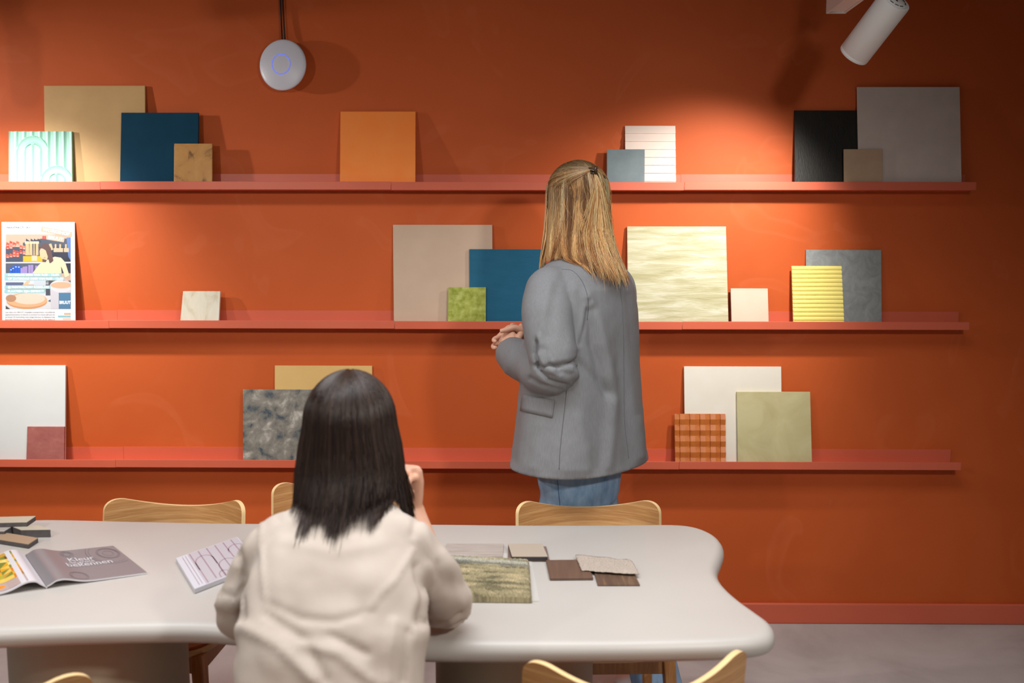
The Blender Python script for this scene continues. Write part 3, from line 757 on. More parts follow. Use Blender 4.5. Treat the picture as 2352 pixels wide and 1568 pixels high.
# ---- hair: locks as thin tapered strands over a soft under-layer
class Hair:
    def __init__(s, H, top, tab, zc, pmin=62, inside=None, zup=.108):
        s.H = H; s.tab = tab; s.zc = zc; s.zup = zup; s.pmin = radians(pmin); s.inside = inside or (lambda p: False)
        s.sf = []; s.verts = []; s.faces = []; s.cols = []
    def surf(s, phi, zz, scale=1.0):
        """zz height relative to the head centre; phi 0 = front, + = left"""
        z = zz
        rx, rb, rf = interp(s.tab, min(z, s.zc))
        k = 1.0
        if z > s.zc: k = sqrt(max(0, 1-((z-s.zc)/s.zup)**2))
        ry = rb if cos(phi) < 0 else rf
        return s.H(sin(phi)*rx*k*scale, cos(phi)*ry*k*scale + s.cf, z)
    cf = -.006
    push = V((0, -.004, 0)); npush = 9
    def strand(s, pts, r0, color0, color1, taper=.35):
        out = []
        for p in pts:
            if s.inside(p):
                for _ in range(s.npush):
                    p = p+s.push
                    if not s.inside(p): break
                else: break
            out.append(p)
        if len(out) < 4: return
        o = len(s.verts); n = len(out)
        for i, p in enumerate(out):
            d = (out[min(i+1, n-1)]-out[max(i-1, 0)]).normalized()
            a = d.cross(V((.3, .5, .8))).normalized(); b = d.cross(a)
            r = r0*(1-(1-taper)*(i/(n-1))**2)
            if i == n-1: r *= .3
            for k in range(3):
                t = 2*pi*k/3; s.verts.append(p+a*(r*cos(t))+b*(r*sin(t)))
        for i in range(n-1):
            t = i/(n-1); c = tuple(x+(y-x)*t for x, y in zip(color0, color1))+(1,)
            for k in range(3):
                k2 = (k+1) % 3; s.faces.append((o+i*3+k, o+i*3+k2, o+(i+1)*3+k2, o+(i+1)*3+k)); s.cols.append(c)
    def under(s, zend, scale=.965, nphi=56):
        zt = s.zc+s.zup; rings = []
        zs = [s.zc+s.zup*cos(pi/2*k/10) for k in range(1, 11)]
        zs += [s.zc+(zend-s.zc)*k/12 for k in range(1, 13)]
        P = [[], []]
        for side, sc in ((0, scale), (1, scale-.07)):
            for z in zs:
                pm = s.pmin*min(1, max(.0, (zt-z)/(.7*s.zup)))
                for j in range(nphi+1):
                    phi = pm+(2*pi-2*pm)*j/nphi; P[side].append(s.surf(phi, z, sc))
        m = nphi+1; nz = len(zs); v = P[0]+P[1]; S = len(P[0]); f = []
        for i in range(nz-1):
            for j in range(nphi):
                a = i*m+j; f.append((a, a+m, a+m+1, a+1)); f.append((S+a, S+a+1, S+a+m+1, S+a+m))
        for j in range(nphi): a = (nz-1)*m+j; f.append((a, S+a, S+a+1, a+1))
        for i in range(nz-1):
            a = i*m; f.append((a, S+a, S+a+m, a+m)); a = i*m+nphi; f.append((a, a+m, S+a+m, S+a))
        f.append(tuple(range(m))); 
        return v, f
def lsrgb(c): return lin(c)[:3]

# ---------------------------------------------------------------- standing person in a grey blazer
def standing():
    th = radians(50); cx = onY(1333, 1050, 2.90).x
    W = Frame((cx, 2.90, 0), th); off = V((cx, 2.90, 0))
    root = empty('person', off)
    tag(root, 'standing person with half-tied blond hair, grey blazer and blue jeans', 'person')
    # blazer
    JT = [(1.53, .062, .064, .01), (1.505, .084, .078, .006), (1.478, .140, .098, 0), (1.447, .184, .116, -.004), (1.405, .203, .134, -.006), (1.33, .209, .148, -.004), (1.20, .216, .158, 0), (1.06, .229, .168, .0), (.94, .246, .180, 0), (.83, .264, .192, 0)]
    rings = []
    z = .832
    while z < 1.53:
        a, b, cf = interp(JT, z); rings.append(sell(W(0, cf, z), W.L, W.F, a, b, 2.3, 48)); z += .022
    body = loft_vf(rings)
    sl = rtube_vf([W(.13, 0, 1.435), W(.180, -.004, 1.405), W(.216, -.022, 1.34), W(.232, -.045, 1.255), W(.232, -.062, 1.178), W(.205, -.005, 1.150), W(.155, .085, 1.158), W(.105, .175, 1.172), W(.072, .235, 1.180)],
                  [.050, .070, .077, .074, .072, .070, .064, .060, .058], 7, 28)
    sr = rtube_vf([W(-.13, 0, 1.435), W(-.180, -.004, 1.405), W(-.200, .0, 1.34), W(-.196, .03, 1.255), W(-.185, .05, 1.19), W(-.16, .075, 1.17), W(-.12, .12, 1.195), W(-.055, .19, 1.215)],
                  [.050, .068, .070, .064, .060, .058, .056, .052], 7, 28)
    lap = rtube_vf([W(.062, .03, 1.515), W(.064, .075, 1.47), W(.05, .135, 1.38), W(.02, .158, 1.25)], [(.02, .008), (.03, .01), (.034, .01), (.02, .008)], 6, 10, W.F)
    me = remesh_vf(join_vf([body, sl, sr, lap]), .0058, 3)
    JF = [([(1350, 680), (1376, 750), (1399, 830), (1413, 920), (1405, 1010), (1398, 1075)], .009, 13), ([(1357, 715), (1362, 790), (1385, 870), (1402, 905)], -.013, 13),
          ([(1328, 835), (1362, 866), (1396, 900)], -.008, 12), ([(1345, 705), (1336, 750), (1324, 800)], .005, 7), ([(1352, 690), (1344, 740), (1330, 790)], -.006, 5),
          ([(1231, 785), (1226, 812), (1236, 850), (1262, 874), (1300, 882)], -.012, 5), ([(1239, 815), (1254, 842), (1284, 862)], .007, 7), ([(1247, 800), (1262, 832), (1290, 850)], -.005, 6),
          ([(1236, 770), (1246, 805), (1270, 836)], .005, 6), ([(1288, 640), (1272, 700), (1262, 770)], -.004, 12), ([(1318, 660), (1310, 740), (1306, 800)], .004, 14),
          ([(1262, 650), (1248, 720), (1240, 780)], .003, 8), ([(1312, 850), (1318, 862)], .008, 7), ([(1215, 870), (1240, 885), (1290, 892)], -.006, 6),
          ([(1180, 790), (1168, 830), (1164, 858)], .003, 6), ([(1442, 680), (1450, 800), (1462, 950)], -.004, 9), ([(1330, 960), (1345, 1020), (1350, 1080)], .004, 14), ([(1240, 980), (1232, 1030), (1230, 1075)], .004, 14)]
    def fold(p, n):
        q = p-off; l = q.dot(W.L); f = q.dot(W.F); z = q.z; d = 0.0
        ang = atan2(f, l)
        # sleeve region of the left arm
        arm = l > .165 or (z > 1.08 and z < 1.25 and f > .16)
        if z < 1.42:
            k = max(0, min(1, (1.42-z)/.35))
            d += k*.0065*sin(ang*4.0+1.2+z*2.2) + k*.0035*sin(ang*9+3.1-z*3.0)
        # drape fold from the shoulder blade to the hip
        d += crease(p, n, JF)
        d += .0022*noise.noise(q*9.0)+.0012*noise.noise(q*24)
        return d*max(0, min(1, (z-.834)/.03))
    M_blazer = M_blazer_ = mottled('grey_wool_suiting', [(.3, (122, 122, 124)), (.7, (132, 132, 134))], 90, 4, rough=.75, bump=.12, bscale=400, stretch=(3, 3, .4), spec=.25)
    jacket = body_obj('blazer', me, M_blazer, root, off, fold)
    # surface finder for seams and pocket
    from mathutils.bvhtree import BVHTree
    bv = BVHTree.FromPolygons([V(v.co)+off for v in jacket.data.vertices], [tuple(p.vertices) for p in jacket.data.polygons])
    def hit(px, py):
        o, d = ray(px, py); h = bv.ray_cast(o, d.normalized()); return (h[0], h[1]) if h[0] is not None else (None, None)
    M_seam = plain('seam_shadow_thread', (96, 96, 99), .9)
    def seam(name, pts, r=.0011, mat=None, lift=.0):
        P = []
        for p in catmull([V((a, b, 0)) for a, b in pts], 7):
            h, n = hit(p.x, p.y)
            if h is not None: P.append(h+n*lift)
        if len(P) > 2: v, f = tube_vf(P, r, 6); mesh_obj(name, [p-off for p in v], f, mat or M_seam, jacket, smooth=True)
    seam('back_seam', [(1421, 640), (1430, 720), (1433, 850), (1434, 960), (1440, 1020), (1444, 1052)])
    seam('side_seam', [(1302, 885), (1298, 930), (1291, 990), (1286, 1040), (1284, 1078)])
    seam('sleeve_seam', [(1290, 618), (1315, 622), (1338, 648), (1351, 690), (1349, 735)])
    seam('collar_seam', [(1292, 600), (1297, 585), (1325, 578)])
    # flap pocket
    q = [(1201, 905), (1274, 919), (1269, 959), (1196, 943)]
    rows_ = []
    for j in range(5):
        r = []
        for i in range(9):
            a = V((q[0][0], q[0][1], 0)).lerp(V((q[1][0], q[1][1], 0)), i/8); b = V((q[3][0], q[3][1], 0)).lerp(V((q[2][0], q[2][1], 0)), i/8)
            c = a.lerp(b, j/4); h, n = hit(c.x, c.y); r.append(h+n*(.0035 if h is not None else 0) if h is not None else None)
        rows_.append(r)
    if all(p is not None for r in rows_ for p in r):
        v = [p-off for r in rows_ for p in r]; f = [(j*9+i, (j+1)*9+i, (j+1)*9+i+1, j*9+i+1) for j in range(4) for i in range(8)]
        o = mesh_obj('pocket_flap', v, f, M_blazer, jacket, smooth=True); m = o.modifiers.new('so', 'SOLIDIFY'); m.thickness = .005; m.offset = -1
    # dark cuff lining
    v, f = tube_vf([W(.079, .222, 1.1785), W(.070, .2385, 1.1805)], [.050, .052], 24); mesh_obj('cuff_lining', [p-off for p in v], f, plain('dark_lining', (46, 40, 38), .8), jacket, smooth=True)
    # jeans
    hip = loft_vf([sell(W(0, 0, z), W.L, W.F, a, b, 2.2, 32) for z, a, b in ((.70, .140, .105), (.76, .162, .115), (.85, .168, .12), (.95, .155, .112), (1.02, .14, .10))])
    legL = rtube_vf([W(.060, .00, .84), W(.060, .012, .70), W(.072, .055, .45), (W(.080, .085, .20)), W(.080, .09, .035)], [.100, .092, .078, .082, .088], 7, 26)
    legR = rtube_vf([W(-.060, .02, .84), W(-.070, .01, .70), W(-.105, -.055, .45), W(-.158, -.165, .20), W(-.172, -.21, .045)], [.100, .092, .078, .080, .086], 7, 26)
    me = remesh_vf(join_vf([hip, legL, legR]), .009, 4)
    def jf(p, n):
        q = p-off; return .003*sin(q.z*48+2*sin(q.dot(W.L)*22))*max(0, 1-abs(q.z-.72)/.13) + .003*noise.noise(q*9) + .0035*noise.noise(V((q.x*6, q.y*6, q.z*16)))*max(0, 1-q.z/.4)
    M_denim = mottled('blue_denim', [(.3, (112, 148, 186)), (.7, (160, 190, 220))], 28, 6, rough=.85, bump=.15, bscale=300, spec=.2, stretch=(1, 1, .45))
    jeans = body_obj('jeans', me, M_denim, root, off, jf)
    bj = BVHTree.FromPolygons([V(v.co)+off for v in jeans.data.vertices], [tuple(p.vertices) for p in jeans.data.polygons])
    P = []
    for p in catmull([V((1279, 1085, 0)), V((1282, 1120, 0)), V((1286, 1160, 0)), V((1290, 1200, 0))], 6):
        o_, d_ = ray(p.x, p.y); h = bj.ray_cast(o_, d_.normalized())
        if h[0] is not None: P.append(h[0])
    if len(P) > 2: v, f = tube_vf(P, .0012, 6); mesh_obj('side_seam', [p-off for p in v], f, plain('denim_seam', (70, 100, 140), .9), jeans, smooth=True)
    # shoes
    M_shoe = plain('white_leather', (225, 222, 216), .5); M_sole = plain('sole_rubber', (200, 196, 188), .7)
    for (l, f0) in ((.080, .09), (-.172, -.21)):
        rg = [sell(W(l, f0+f, z), W.L, W.U, a, h, 2.4, 20) for f, a, h, z in ((-.085, .018, .022, .045), (-.075, .032, .034, .052), (-.02, .037, .042, .058), (.05, .040, .034, .048), (.12, .042, .024, .038), (.16, .030, .017, .033), (.172, .012, .01, .03))]
        v, f = loft_vf(rg); sh = mesh_obj('shoe', [p-off for p in v], f, M_shoe, root, smooth=True)
        rg = [[W(l+x*sc, f0+.043+y*sc, z) for x, y in [(.044*math.copysign(abs(cos(t))**.8, cos(t)), .135*math.copysign(abs(sin(t))**.8, sin(t))) for t in [2*pi*k/28 for k in range(28)]]] for z, sc in ((.001, .97), (.006, 1), (.020, 1), (.026, .96))]
        v, f = loft_vf(rg); mesh_obj('sole', [p-off for p in v], f, M_sole, sh, smooth=False)
    # head, neck
    hx = onY(1323, 440, 2.93).x
    Hd = Frame((hx, 2.925, onY(1323, 367, 2.92).z-.126), radians(38))
    me = remesh_vf(head_vf(Hd, W(0, .005, 1.49)), .005, 5)
    head = body_obj('head', me, M_skin, root, off); face_details(Hd, head, off)
    # clasped hands
    hl = hand_vf(W(.066, .238, 1.190), W.F*.72+W.U*.62-W.L*.25, -W.L*.9+W.F*.25-W.U*.1, W.U, (.75, 1.05, .8), .98, tcurl=.3)
    fl_ = rtube_vf([W(.13, .13, 1.163), W(.085, .21, 1.176), W(.068, .24, 1.19)], [.040, .032, .027], 4, 16)
    me = remesh_vf(join_vf([hl, fl_]), .0028, 3); body_obj('hand', me, M_skin, root, off)
    hr = hand_vf(W(-.005, .215, 1.232), W.F*.85+W.L*.42-W.U*.25, W.L*.7-W.F*.3-W.U*.2, W.U, (.5, .95, .7), .96, tcurl=.2)
    fr_ = rtube_vf([W(-.09, .15, 1.205), W(-.04, .20, 1.222), W(-.006, .213, 1.232)], [.038, .030, .026], 4, 16)
    me = remesh_vf(join_vf([hr, fr_]), .0028, 3); body_obj('hand', me, M_skin, root, off)
    # hair
    def inside(p):
        q = p-W.o; z = q.z
        if z > 1.525 or z < .8: return False
        a, b, cf = interp(JT, z); return (abs(q.dot(W.L))/(a+.004))**2.3+(abs(q.dot(W.F)-cf)/(b+.006))**2.3 < 1
    zh = Hd.o.z
    tab = [(.02, .090, .108, .098), (-.04, .093, .110, .098), (-.10, .099, .116, .098), (-.15, .107, .128, .10), (-.19, .114, .150, .104), (-.23, .119, .178, .108), (-.28, .121, .196, .11)]
    hr_ = Hair(Hd, 0, tab, .02, 58, inside, .106); hr_.push = -W.F*.004
    v, f = hr_.under(-.175, .955)
    n0 = len(f)
    hr_.verts = list(v); hr_.faces = list(f); 
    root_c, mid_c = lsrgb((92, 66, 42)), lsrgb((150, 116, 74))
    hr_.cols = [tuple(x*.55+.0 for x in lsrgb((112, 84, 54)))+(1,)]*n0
    rnd = random.Random(3)
    tones = [(232, 184, 126), (216, 161, 100), (190, 136, 82), (246, 206, 154), (150, 99, 56), (222, 171, 112)]
    def tone(): c = rnd.choice(tones); k = rnd.uniform(.95, 1.22); return lsrgb(tuple(min(255, x*k) for x in c))
    # falling hair, gathered in wavy locks
    NL = 150
    for i in range(NL):
        lphi = radians(50)+radians(260)*(i+rnd.uniform(.1, .9))/NL
        front = lphi < radians(82) or lphi > radians(278)
        lend = rnd.gauss(-.235, .016)
        if radians(120) < lphi < radians(172): lend += .034      # shorter towards the nape on her left
        if lphi < radians(95): lend -= .018
        lsc = rnd.uniform(.985, 1.055) if not front else rnd.uniform(.96, 1.08)
        amp = rnd.uniform(.03, .17); fr = rnd.uniform(6, 12); p0 = rnd.uniform(0, 6.28); sw = rnd.gauss(0, .16); lc = tone(); lz = rnd.uniform(-.05, .10)
        for k_ in range(26):
            z0 = lz+rnd.uniform(-.02, .02); zend = lend+rnd.gauss(0, .012); dphi = rnd.gauss(0, .045); dr = rnd.gauss(0, .012); pts = []; n = 19; jp = rnd.uniform(0, 6)
            for k in range(n):
                t = k/(n-1); z = z0+(zend-z0)*t; tight = 1-.6*t
                a = lphi+dphi*tight+sw*t*t+amp*t*sin(fr*t+p0)*.7+.012*sin(7*t+jp)
                pts.append(hr_.surf(a, z, lsc+dr*tight+amp*.30*t*sin(fr*t*.9+p0*2)-(.06*max(0, t-.8)/.2)))
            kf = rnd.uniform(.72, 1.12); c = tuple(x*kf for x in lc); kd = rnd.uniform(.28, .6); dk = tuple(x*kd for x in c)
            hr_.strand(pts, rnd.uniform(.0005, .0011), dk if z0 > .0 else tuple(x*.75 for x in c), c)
    # half-up: swept back to the clip
    cphi, cz = radians(171), .085
    for i in range(1500):
        sd = rnd.choice((-1, 1)); a0 = sd*radians(rnd.uniform(8, 118)); z0 = rnd.uniform(.02, .118)
        a1 = cphi if sd > 0 else cphi-2*pi
        pts = []; n = 15; lift = rnd.uniform(.99, 1.05); ph = rnd.uniform(0, 6)
        for k in range(n):
            t = k/(n-1); e = t*t*(3-2*t)
            z = z0*(1-e)+cz*e + sin(pi*t)*(.012 if z0 < .1 else .006)
            z = min(z, .1262)
            pts.append(hr_.surf(a0+(a1-a0)*e+.03*sin(5*t+ph)*(1-t), z, lift*(1+.03*sin(pi*t))))
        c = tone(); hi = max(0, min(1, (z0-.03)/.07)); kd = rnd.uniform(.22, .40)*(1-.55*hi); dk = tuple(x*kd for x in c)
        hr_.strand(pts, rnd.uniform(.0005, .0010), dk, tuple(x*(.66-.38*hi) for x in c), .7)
    # crown and tail from the clip
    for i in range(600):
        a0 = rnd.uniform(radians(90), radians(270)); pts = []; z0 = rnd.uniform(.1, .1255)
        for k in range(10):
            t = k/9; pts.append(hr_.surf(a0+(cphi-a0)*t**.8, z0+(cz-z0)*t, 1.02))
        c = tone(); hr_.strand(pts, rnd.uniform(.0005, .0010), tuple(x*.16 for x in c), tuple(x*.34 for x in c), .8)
    for i in range(800):
        a1 = cphi+rnd.gauss(.06, .23); zend = rnd.gauss(-.225, .022); pts = []; ph = rnd.uniform(0, 6); am = rnd.uniform(.0, .10); lf = rnd.uniform(1.03, 1.11)
        for k in range(18):
            t = k/17; z = cz+(zend-cz)*t
            pts.append(hr_.surf(cphi+(a1-cphi)*min(1, t*1.6)+am*sin(9*t+ph)*t, z, 1.05+(lf-1.05)*min(1, t*3)))
        c = tone(); hr_.strand(pts, rnd.uniform(.0005, .0011), tuple(x*.6 for x in c), c)
    # fly-aways
    for i in range(70):
        phi = rnd.uniform(radians(60), radians(300)); pts = []; ph = rnd.uniform(0, 6); z0 = rnd.uniform(-.1, .11); ze = z0-rnd.uniform(.06, .16)
        for k in range(10):
            t = k/9; pts.append(hr_.surf(phi+.25*sin(3*t+ph)*t, z0+(ze-z0)*t, 1.02+rnd.uniform(.04, .12)*sin(pi*t)))
        hr_.strand(pts, .0004, tone(), tone(), .8)
    M_blond = vcol('blond_hair', .42, .45)
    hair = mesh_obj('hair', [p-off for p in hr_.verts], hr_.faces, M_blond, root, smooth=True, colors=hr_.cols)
    cp = hr_.surf(cphi, cz, 1.07); mx = dir_matrix(cp-Hd(0, 0, cz)).to_3x3()
    parts = []
    for sx in (-1, 1):
        for k in range(3): parts.append(rtube_vf([mx @ V((sx*.003, (k-1)*.007, .007)), mx @ V((sx*.010, (k-1)*.008, .003)), mx @ V((sx*.013, (k-1)*.009, -.010))], [.0028, .0026, .0016], 4, 8))
    parts.append(rtube_vf([mx @ V((0, -.012, .006)), mx @ V((0, 0, .009)), mx @ V((0, .012, .006))], [.003, .004, .003], 4, 8))
    v, f = join_vf(parts); mesh_obj('hair_clip', [p+cp-off for p in v], f, plain('tortoiseshell', (58, 38, 22), .18), hair, smooth=True)
standing()

# ---------------------------------------------------------------- seated person in a cream blouse
def seated():
    x0 = -.347; off = V((x0, 1.46, 0)); root = empty('person', off)
    tag(root, 'seated person with straight dark brown hair and cream blouse, seen from behind', 'person')
    X, Y_ = V((1, 0, 0)), V((0, 1, 0))
    BT = [(1.062, .054, .054, 1.757), (1.036, .075, .062, 1.742), (1.012, .115, .074, 1.722), (.978, .146, .086, 1.697), (.93, .166, .096, 1.657), (.85, .176, .103, 1.602), (.74, .169, .110, 1.547), (.60, .173, .118, 1.492), (.50, .184, .128, 1.462), (.455, .182, .128, 1.458)]
    rings = []; z = .458
    while z < 1.062:
        a, b, cy = interp(BT, z); rings.append(sell(V((x0, cy, z)), X, Y_, a, b, 2.3, 44)); z += .018
    body = loft_vf(rings)
    sl = rtube_vf([(x0-.09, 1.705, .985), (x0-.132, 1.700, .958), (x0-.163, 1.698, .905), (x0-.188, 1.703, .850), (x0-.198, 1.725, .806), (x0-.180, 1.79, .797)], [.042, .050, .053, .054, .054, .050], 7, 26)
    sr = rtube_vf([(x0+.09, 1.705, .985), (x0+.130, 1.705, .958), (x0+.165, 1.715, .905), (x0+.190, 1.742, .850), (x0+.192, 1.772, .808), (x0+.176, 1.812, .812)], [.042, .050, .054, .056, .056, .055], 7, 26)
    cuff = rtube_vf([(x0+.196, 1.782, .808), (x0+.182, 1.806, .812)], [.0585, .0585], 4, 26)
    cuff2 = rtube_vf([(x0+.206, 1.764, .812), (x0+.200, 1.773, .809)], [.0585, .0585], 4, 26)
    cufl = rtube_vf([(x0-.192, 1.748, .803), (x0-.185, 1.775, .800)], [.0565, .0545], 4, 26)
    me = remesh_vf(join_vf([body, sl, sr, cuff, cuff2, cufl]), .0075, 3)
    BFD = [([(598, 1195), (603, 1290), (608, 1385)], .0035, 6), ([(948, 1265), (905, 1335), (872, 1365), (840, 1412)], .0035, 7), ([(612, 1385), (690, 1420), (770, 1428), (850, 1405)], -.004, 11),
           ([(560, 1440), (640, 1480), (720, 1560)], .006, 15), ([(610, 1410), (700, 1470), (745, 1560)], -.006, 13), ([(700, 1480), (780, 1500), (850, 1560)], .006, 14), ([(760, 1460), (840, 1500)], -.005, 11),
           ([(905, 1430), (892, 1500), (890, 1565)], .006, 13), ([(936, 1450), (930, 1565)], -.006, 10), ([(548, 1270), (552, 1340), (556, 1420)], -.010, 10), ([(508, 1362), (540, 1372), (552, 1352)], -.006, 8),
           ([(500, 1390), (525, 1400), (548, 1398)], .004, 8), ([(958, 1300), (972, 1350), (966, 1430)], -.009, 10), ([(985, 1300), (1000, 1345), (985, 1370)], .005, 9), ([(1020, 1270), (1050, 1330), (1062, 1390)], .004, 12),
           ([(955, 1195), (948, 1228)], -.006, 7), ([(975, 1200), (985, 1240), (1000, 1280)], .004, 9), ([(630, 1168), (640, 1190)], -.004, 9), ([(700, 1180), (780, 1225), (860, 1210)], -.003, 12), ([(650, 1240), (760, 1270), (880, 1250)], .003, 16),
           ([(575, 1220), (560, 1260), (545, 1300)], .004, 10), ([(970, 1425), (1020, 1440), (1062, 1410)], -.007, 5), ([(985, 1455), (1030, 1452), (1068, 1428)], -.006, 4)]
    def fold(p, n):
        q = p-V((x0, 0, 0)); z = q.z; ang = atan2(q.y-interp(BT, z)[2], q.x)
        d = .006*noise.noise(V((q.x*8, q.y*8, z*14)))+.0035*noise.noise(V((q.x*26, q.y*20, z*18)))+.004*(abs(noise.noise(V((q.x*12+z*6, q.y*9, z*9-q.x*5))))-.2)
        k = max(0, min(1, (.95-z)/.2))
        d += k*.0045*sin(ang*5+z*9+1.0) + .003*sin(q.x*30+z*26)*max(0, 1-abs(z-.80)/.12)
        if abs(q.x) > .155: d += .0038*sin(z*85+q.y*40)*max(0, 1-abs(z-.86)/.09)
        d += crease(p, n, BFD)
        return d
    M_blouse = mottled('cream_crepe', [(.3, (184, 169, 157)), (.7, (194, 180, 168))], 9, 3, rough=.8, bump=.06, bscale=200, spec=.2)
    body_obj('blouse', me, M_blouse, root, off, fold)
    # arms and hands
    fa = rtube_vf([(x0+.20, 1.768, .806), (x0+.176, 1.80, .803), (x0+.145, 1.855, .875), (x0+.115, 1.90, .955), (x0+.110, 1.903, .975)], [.044, .043, .040, .029, .026], 6, 18)
    H_ = hand_vf(V((x0+.110, 1.902, .978)), V((-.12, -.16, 1)), V((-.35, -.9, -.2)), V((-1, 0, 0)), (1.05, 1.35, .9), 1.0, tcurl=.5)
    me = remesh_vf(join_vf([fa, H_]), .0032, 3); body_obj('arm', me, M_skin, root, off)
    fb = rtube_vf([(x0-.195, 1.735, .803), (x0-.165, 1.82, .790), (x0-.10, 1.95, .778), (x0-.05, 2.01, .775)], [.043, .040, .031, .027], 6, 18)
    H2 = hand_vf(V((x0-.048, 2.012, .776)), V((.75, .65, -.03)), V((0, 0, -1)), V((-.6, .7, 0)), (.25, .3, .2), .97, tcurl=.1)
    me = remesh_vf(join_vf([fb, H2]), .0032, 3); body_obj('arm', me, M_skin, root, off)
    # trousers and shoes
    parts = [loft_vf([sell(V((x0, 1.47, z)), X, Y_, a, b, 2.3, 30) for z, a, b in ((.456, .165, .115), (.50, .175, .12), (.56, .165, .108), (.60, .15, .098))])]
    for sd in (-1, 1):
        parts.append(rtube_vf([(x0+sd*.085, 1.48, .525), (x0+sd*.095, 1.68, .525), (x0+sd*.10, 1.86, .515), (x0+sd*.10, 1.885, .40), (x0+sd*.10, 1.865, .20), (x0+sd*.10, 1.86, .07)], [.072, .070, .060, .055, .050, .045], 7, 20))
    me = remesh_vf(join_vf(parts), .009, 4); body_obj('trousers', me, plain('dark_trousers', (52, 50, 54), .85), root, off)
    for sd in (-1, 1):
        rg = [sell(V((x0+sd*.10, 1.86+f, z)), X, V((0, 0, 1)), a, h, 2.4, 20) for f, a, h, z in ((-.075, .018, .020, .036), (-.065, .032, .033, .040), (-.01, .037, .040, .044), (.06, .040, .032, .036), (.13, .042, .022, .026), (.17, .028, .014, .020), (.18, .012, .008, .018))]
        v, f = loft_vf(rg); mesh_obj('shoe', [p-off for p in v], f, M_black, root, smooth=True)
    # head
    hx = onY(803, 950, 1.80).x
    Hd = Frame((hx, 1.815, onY(803, 850, 1.80).z-.125), radians(-4))
    me = remesh_vf(head_vf(Hd, V((x0, 1.752, 1.03))), .005, 5); head = body_obj('head', me, M_skin, root, off); face_details(Hd, head, off)
    def inside(p):
        z = p.z
        if z > 1.055 or z < .6: return False
        a, b, cy = interp(BT, z); return (abs(p.x-x0)/(a+.003))**2.3+(abs(p.y-cy)/(b+.004))**2.3 < 1
    tab = [(.02, .091, .110, .098), (-.03, .102, .114, .098), (-.07, .107, .123, .10), (-.10, .108, .138, .10), (-.13, .107, .153, .10), (-.16, .105, .175, .10), (-.20, .104, .20, .10)]
    hr_ = Hair(Hd, 0, tab, .02, 55, inside, .105)
    v, f = hr_.under(-.125, .97); hr_.verts = list(v); hr_.faces = list(f)
    base = lsrgb((40, 27, 21)); hr_.cols = [base+(1,)]*len(f); rnd = random.Random(11)
    def tone():
        c = rnd.choice([(44, 30, 24), (54, 38, 30), (36, 25, 20), (70, 50, 40), (48, 33, 26)]); return lsrgb(c)
    for i in range(3200):
        phi = rnd.uniform(radians(52), radians(308)); z0 = rnd.uniform(.02, .124); zend = rnd.gauss(-.146, .012)
        if abs(cos(phi)) < .5: zend -= .022
        lock = sin(phi*9)*.012; zend += lock
        if phi > radians(235): zend -= .012
        if radians(100) < phi < radians(150): zend += .02
        sw = rnd.gauss(0, .05)+.06*sin(phi*7); sc = rnd.uniform(.985, 1.03); pts = []; flare = rnd.uniform(0, .05)+(.22 if phi > radians(250) else 0)*rnd.random()
        for k in range(17):
            t = k/16; z = z0+(zend-z0)*t; pts.append(hr_.surf(phi+sw*t*t, z, sc+flare*max(0, t-.72)/.28))
        c = tone(); hr_.strand(pts, rnd.uniform(.0006, .0012), tuple(x*.8 for x in c), c, .5)
    for i in range(1000):                                    # crown, from a parting on top
        phi = rnd.uniform(radians(20), radians(340)); pts = []; ze = rnd.uniform(-.06, .0)
        for k in range(14):
            t = k/13; zz = .1245+(ze-.1245)*t**1.6; pts.append(hr_.surf(phi if t > 0 else phi, zz, 1.012+.012*rnd.random()))
        c = tone(); hr_.strand(pts, rnd.uniform(.0006, .0011), c, c, .9)
    mesh_obj('hair', [p-off for p in hr_.verts], hr_.faces, vcol('dark_brown_hair', .44, .35), root, smooth=True, colors=hr_.cols)
seated()

# ================================================================ things on the table
def slab(name, nl, nr, depth, ztop, th, m_top, m_core, label, cat, skew=0.0, group=None, zl=0.0):
    """nl, nr: near corners of the top face (pixels); the piece extends away from the camera"""
    a, b = onZ(nl[0], nl[1], ztop), onZ(nr[0], nr[1], ztop); e = (b-a); pr = V((-e.y, e.x, 0)).normalized()*depth + e.normalized()*skew
    q = [a, b, b+pr, a+pr]; c = (q[0]+q[1]+q[2]+q[3])*.25; root = empty(name, (c.x, c.y, ztop-th))
    up = V((0, 0, 1))
    hexa('core', [p-up*.0022 for p in q], up, th-.0022, m_core, root, bev=.0008)
    hexa('face', q, up, .0022, m_top, root, bev=.0006)
    tag(root, label, cat, group); return root
M_core = mottled('anthracite_core', [(.3, (78, 72, 72)), (.7, (90, 84, 84))], 60, 4, rough=.7)
M_facep = plain('pale_sand_face', (186, 176, 156), .5); M_faceb = plain('tan_face', (164, 138, 112), .5); M_faceg = plain('grey_face', (168, 160, 154), .5)
G = 'worktop sample blocks piled at the left'
slab('sample_block', (-60, 1220), (10, 1219), .10, .7625, .0223, M_faceg, M_core, 'dark grey sample block lowest in the pile at the left table edge', 'sample', group=G)
slab('sample_block', (-22, 1200), (62, 1198), .055, .7765, .0138, M_facep, M_core, 'thick sample block with cream top crowning the pile at the left', 'sample', group=G)
slab('sample_block', (48, 1216), (116, 1215), .040, .763, .0226, M_facep, M_core, 'thick sample block with pale top, right of the pile at the left', 'sample', skew=-.05, group=G)
slab('sample_block', (-40, 1232), (65, 1249), .048, .7535, .0130, M_faceb, M_core, 'flat sample block with tan top, nearest the open magazine', 'sample', skew=-.02, group=G)

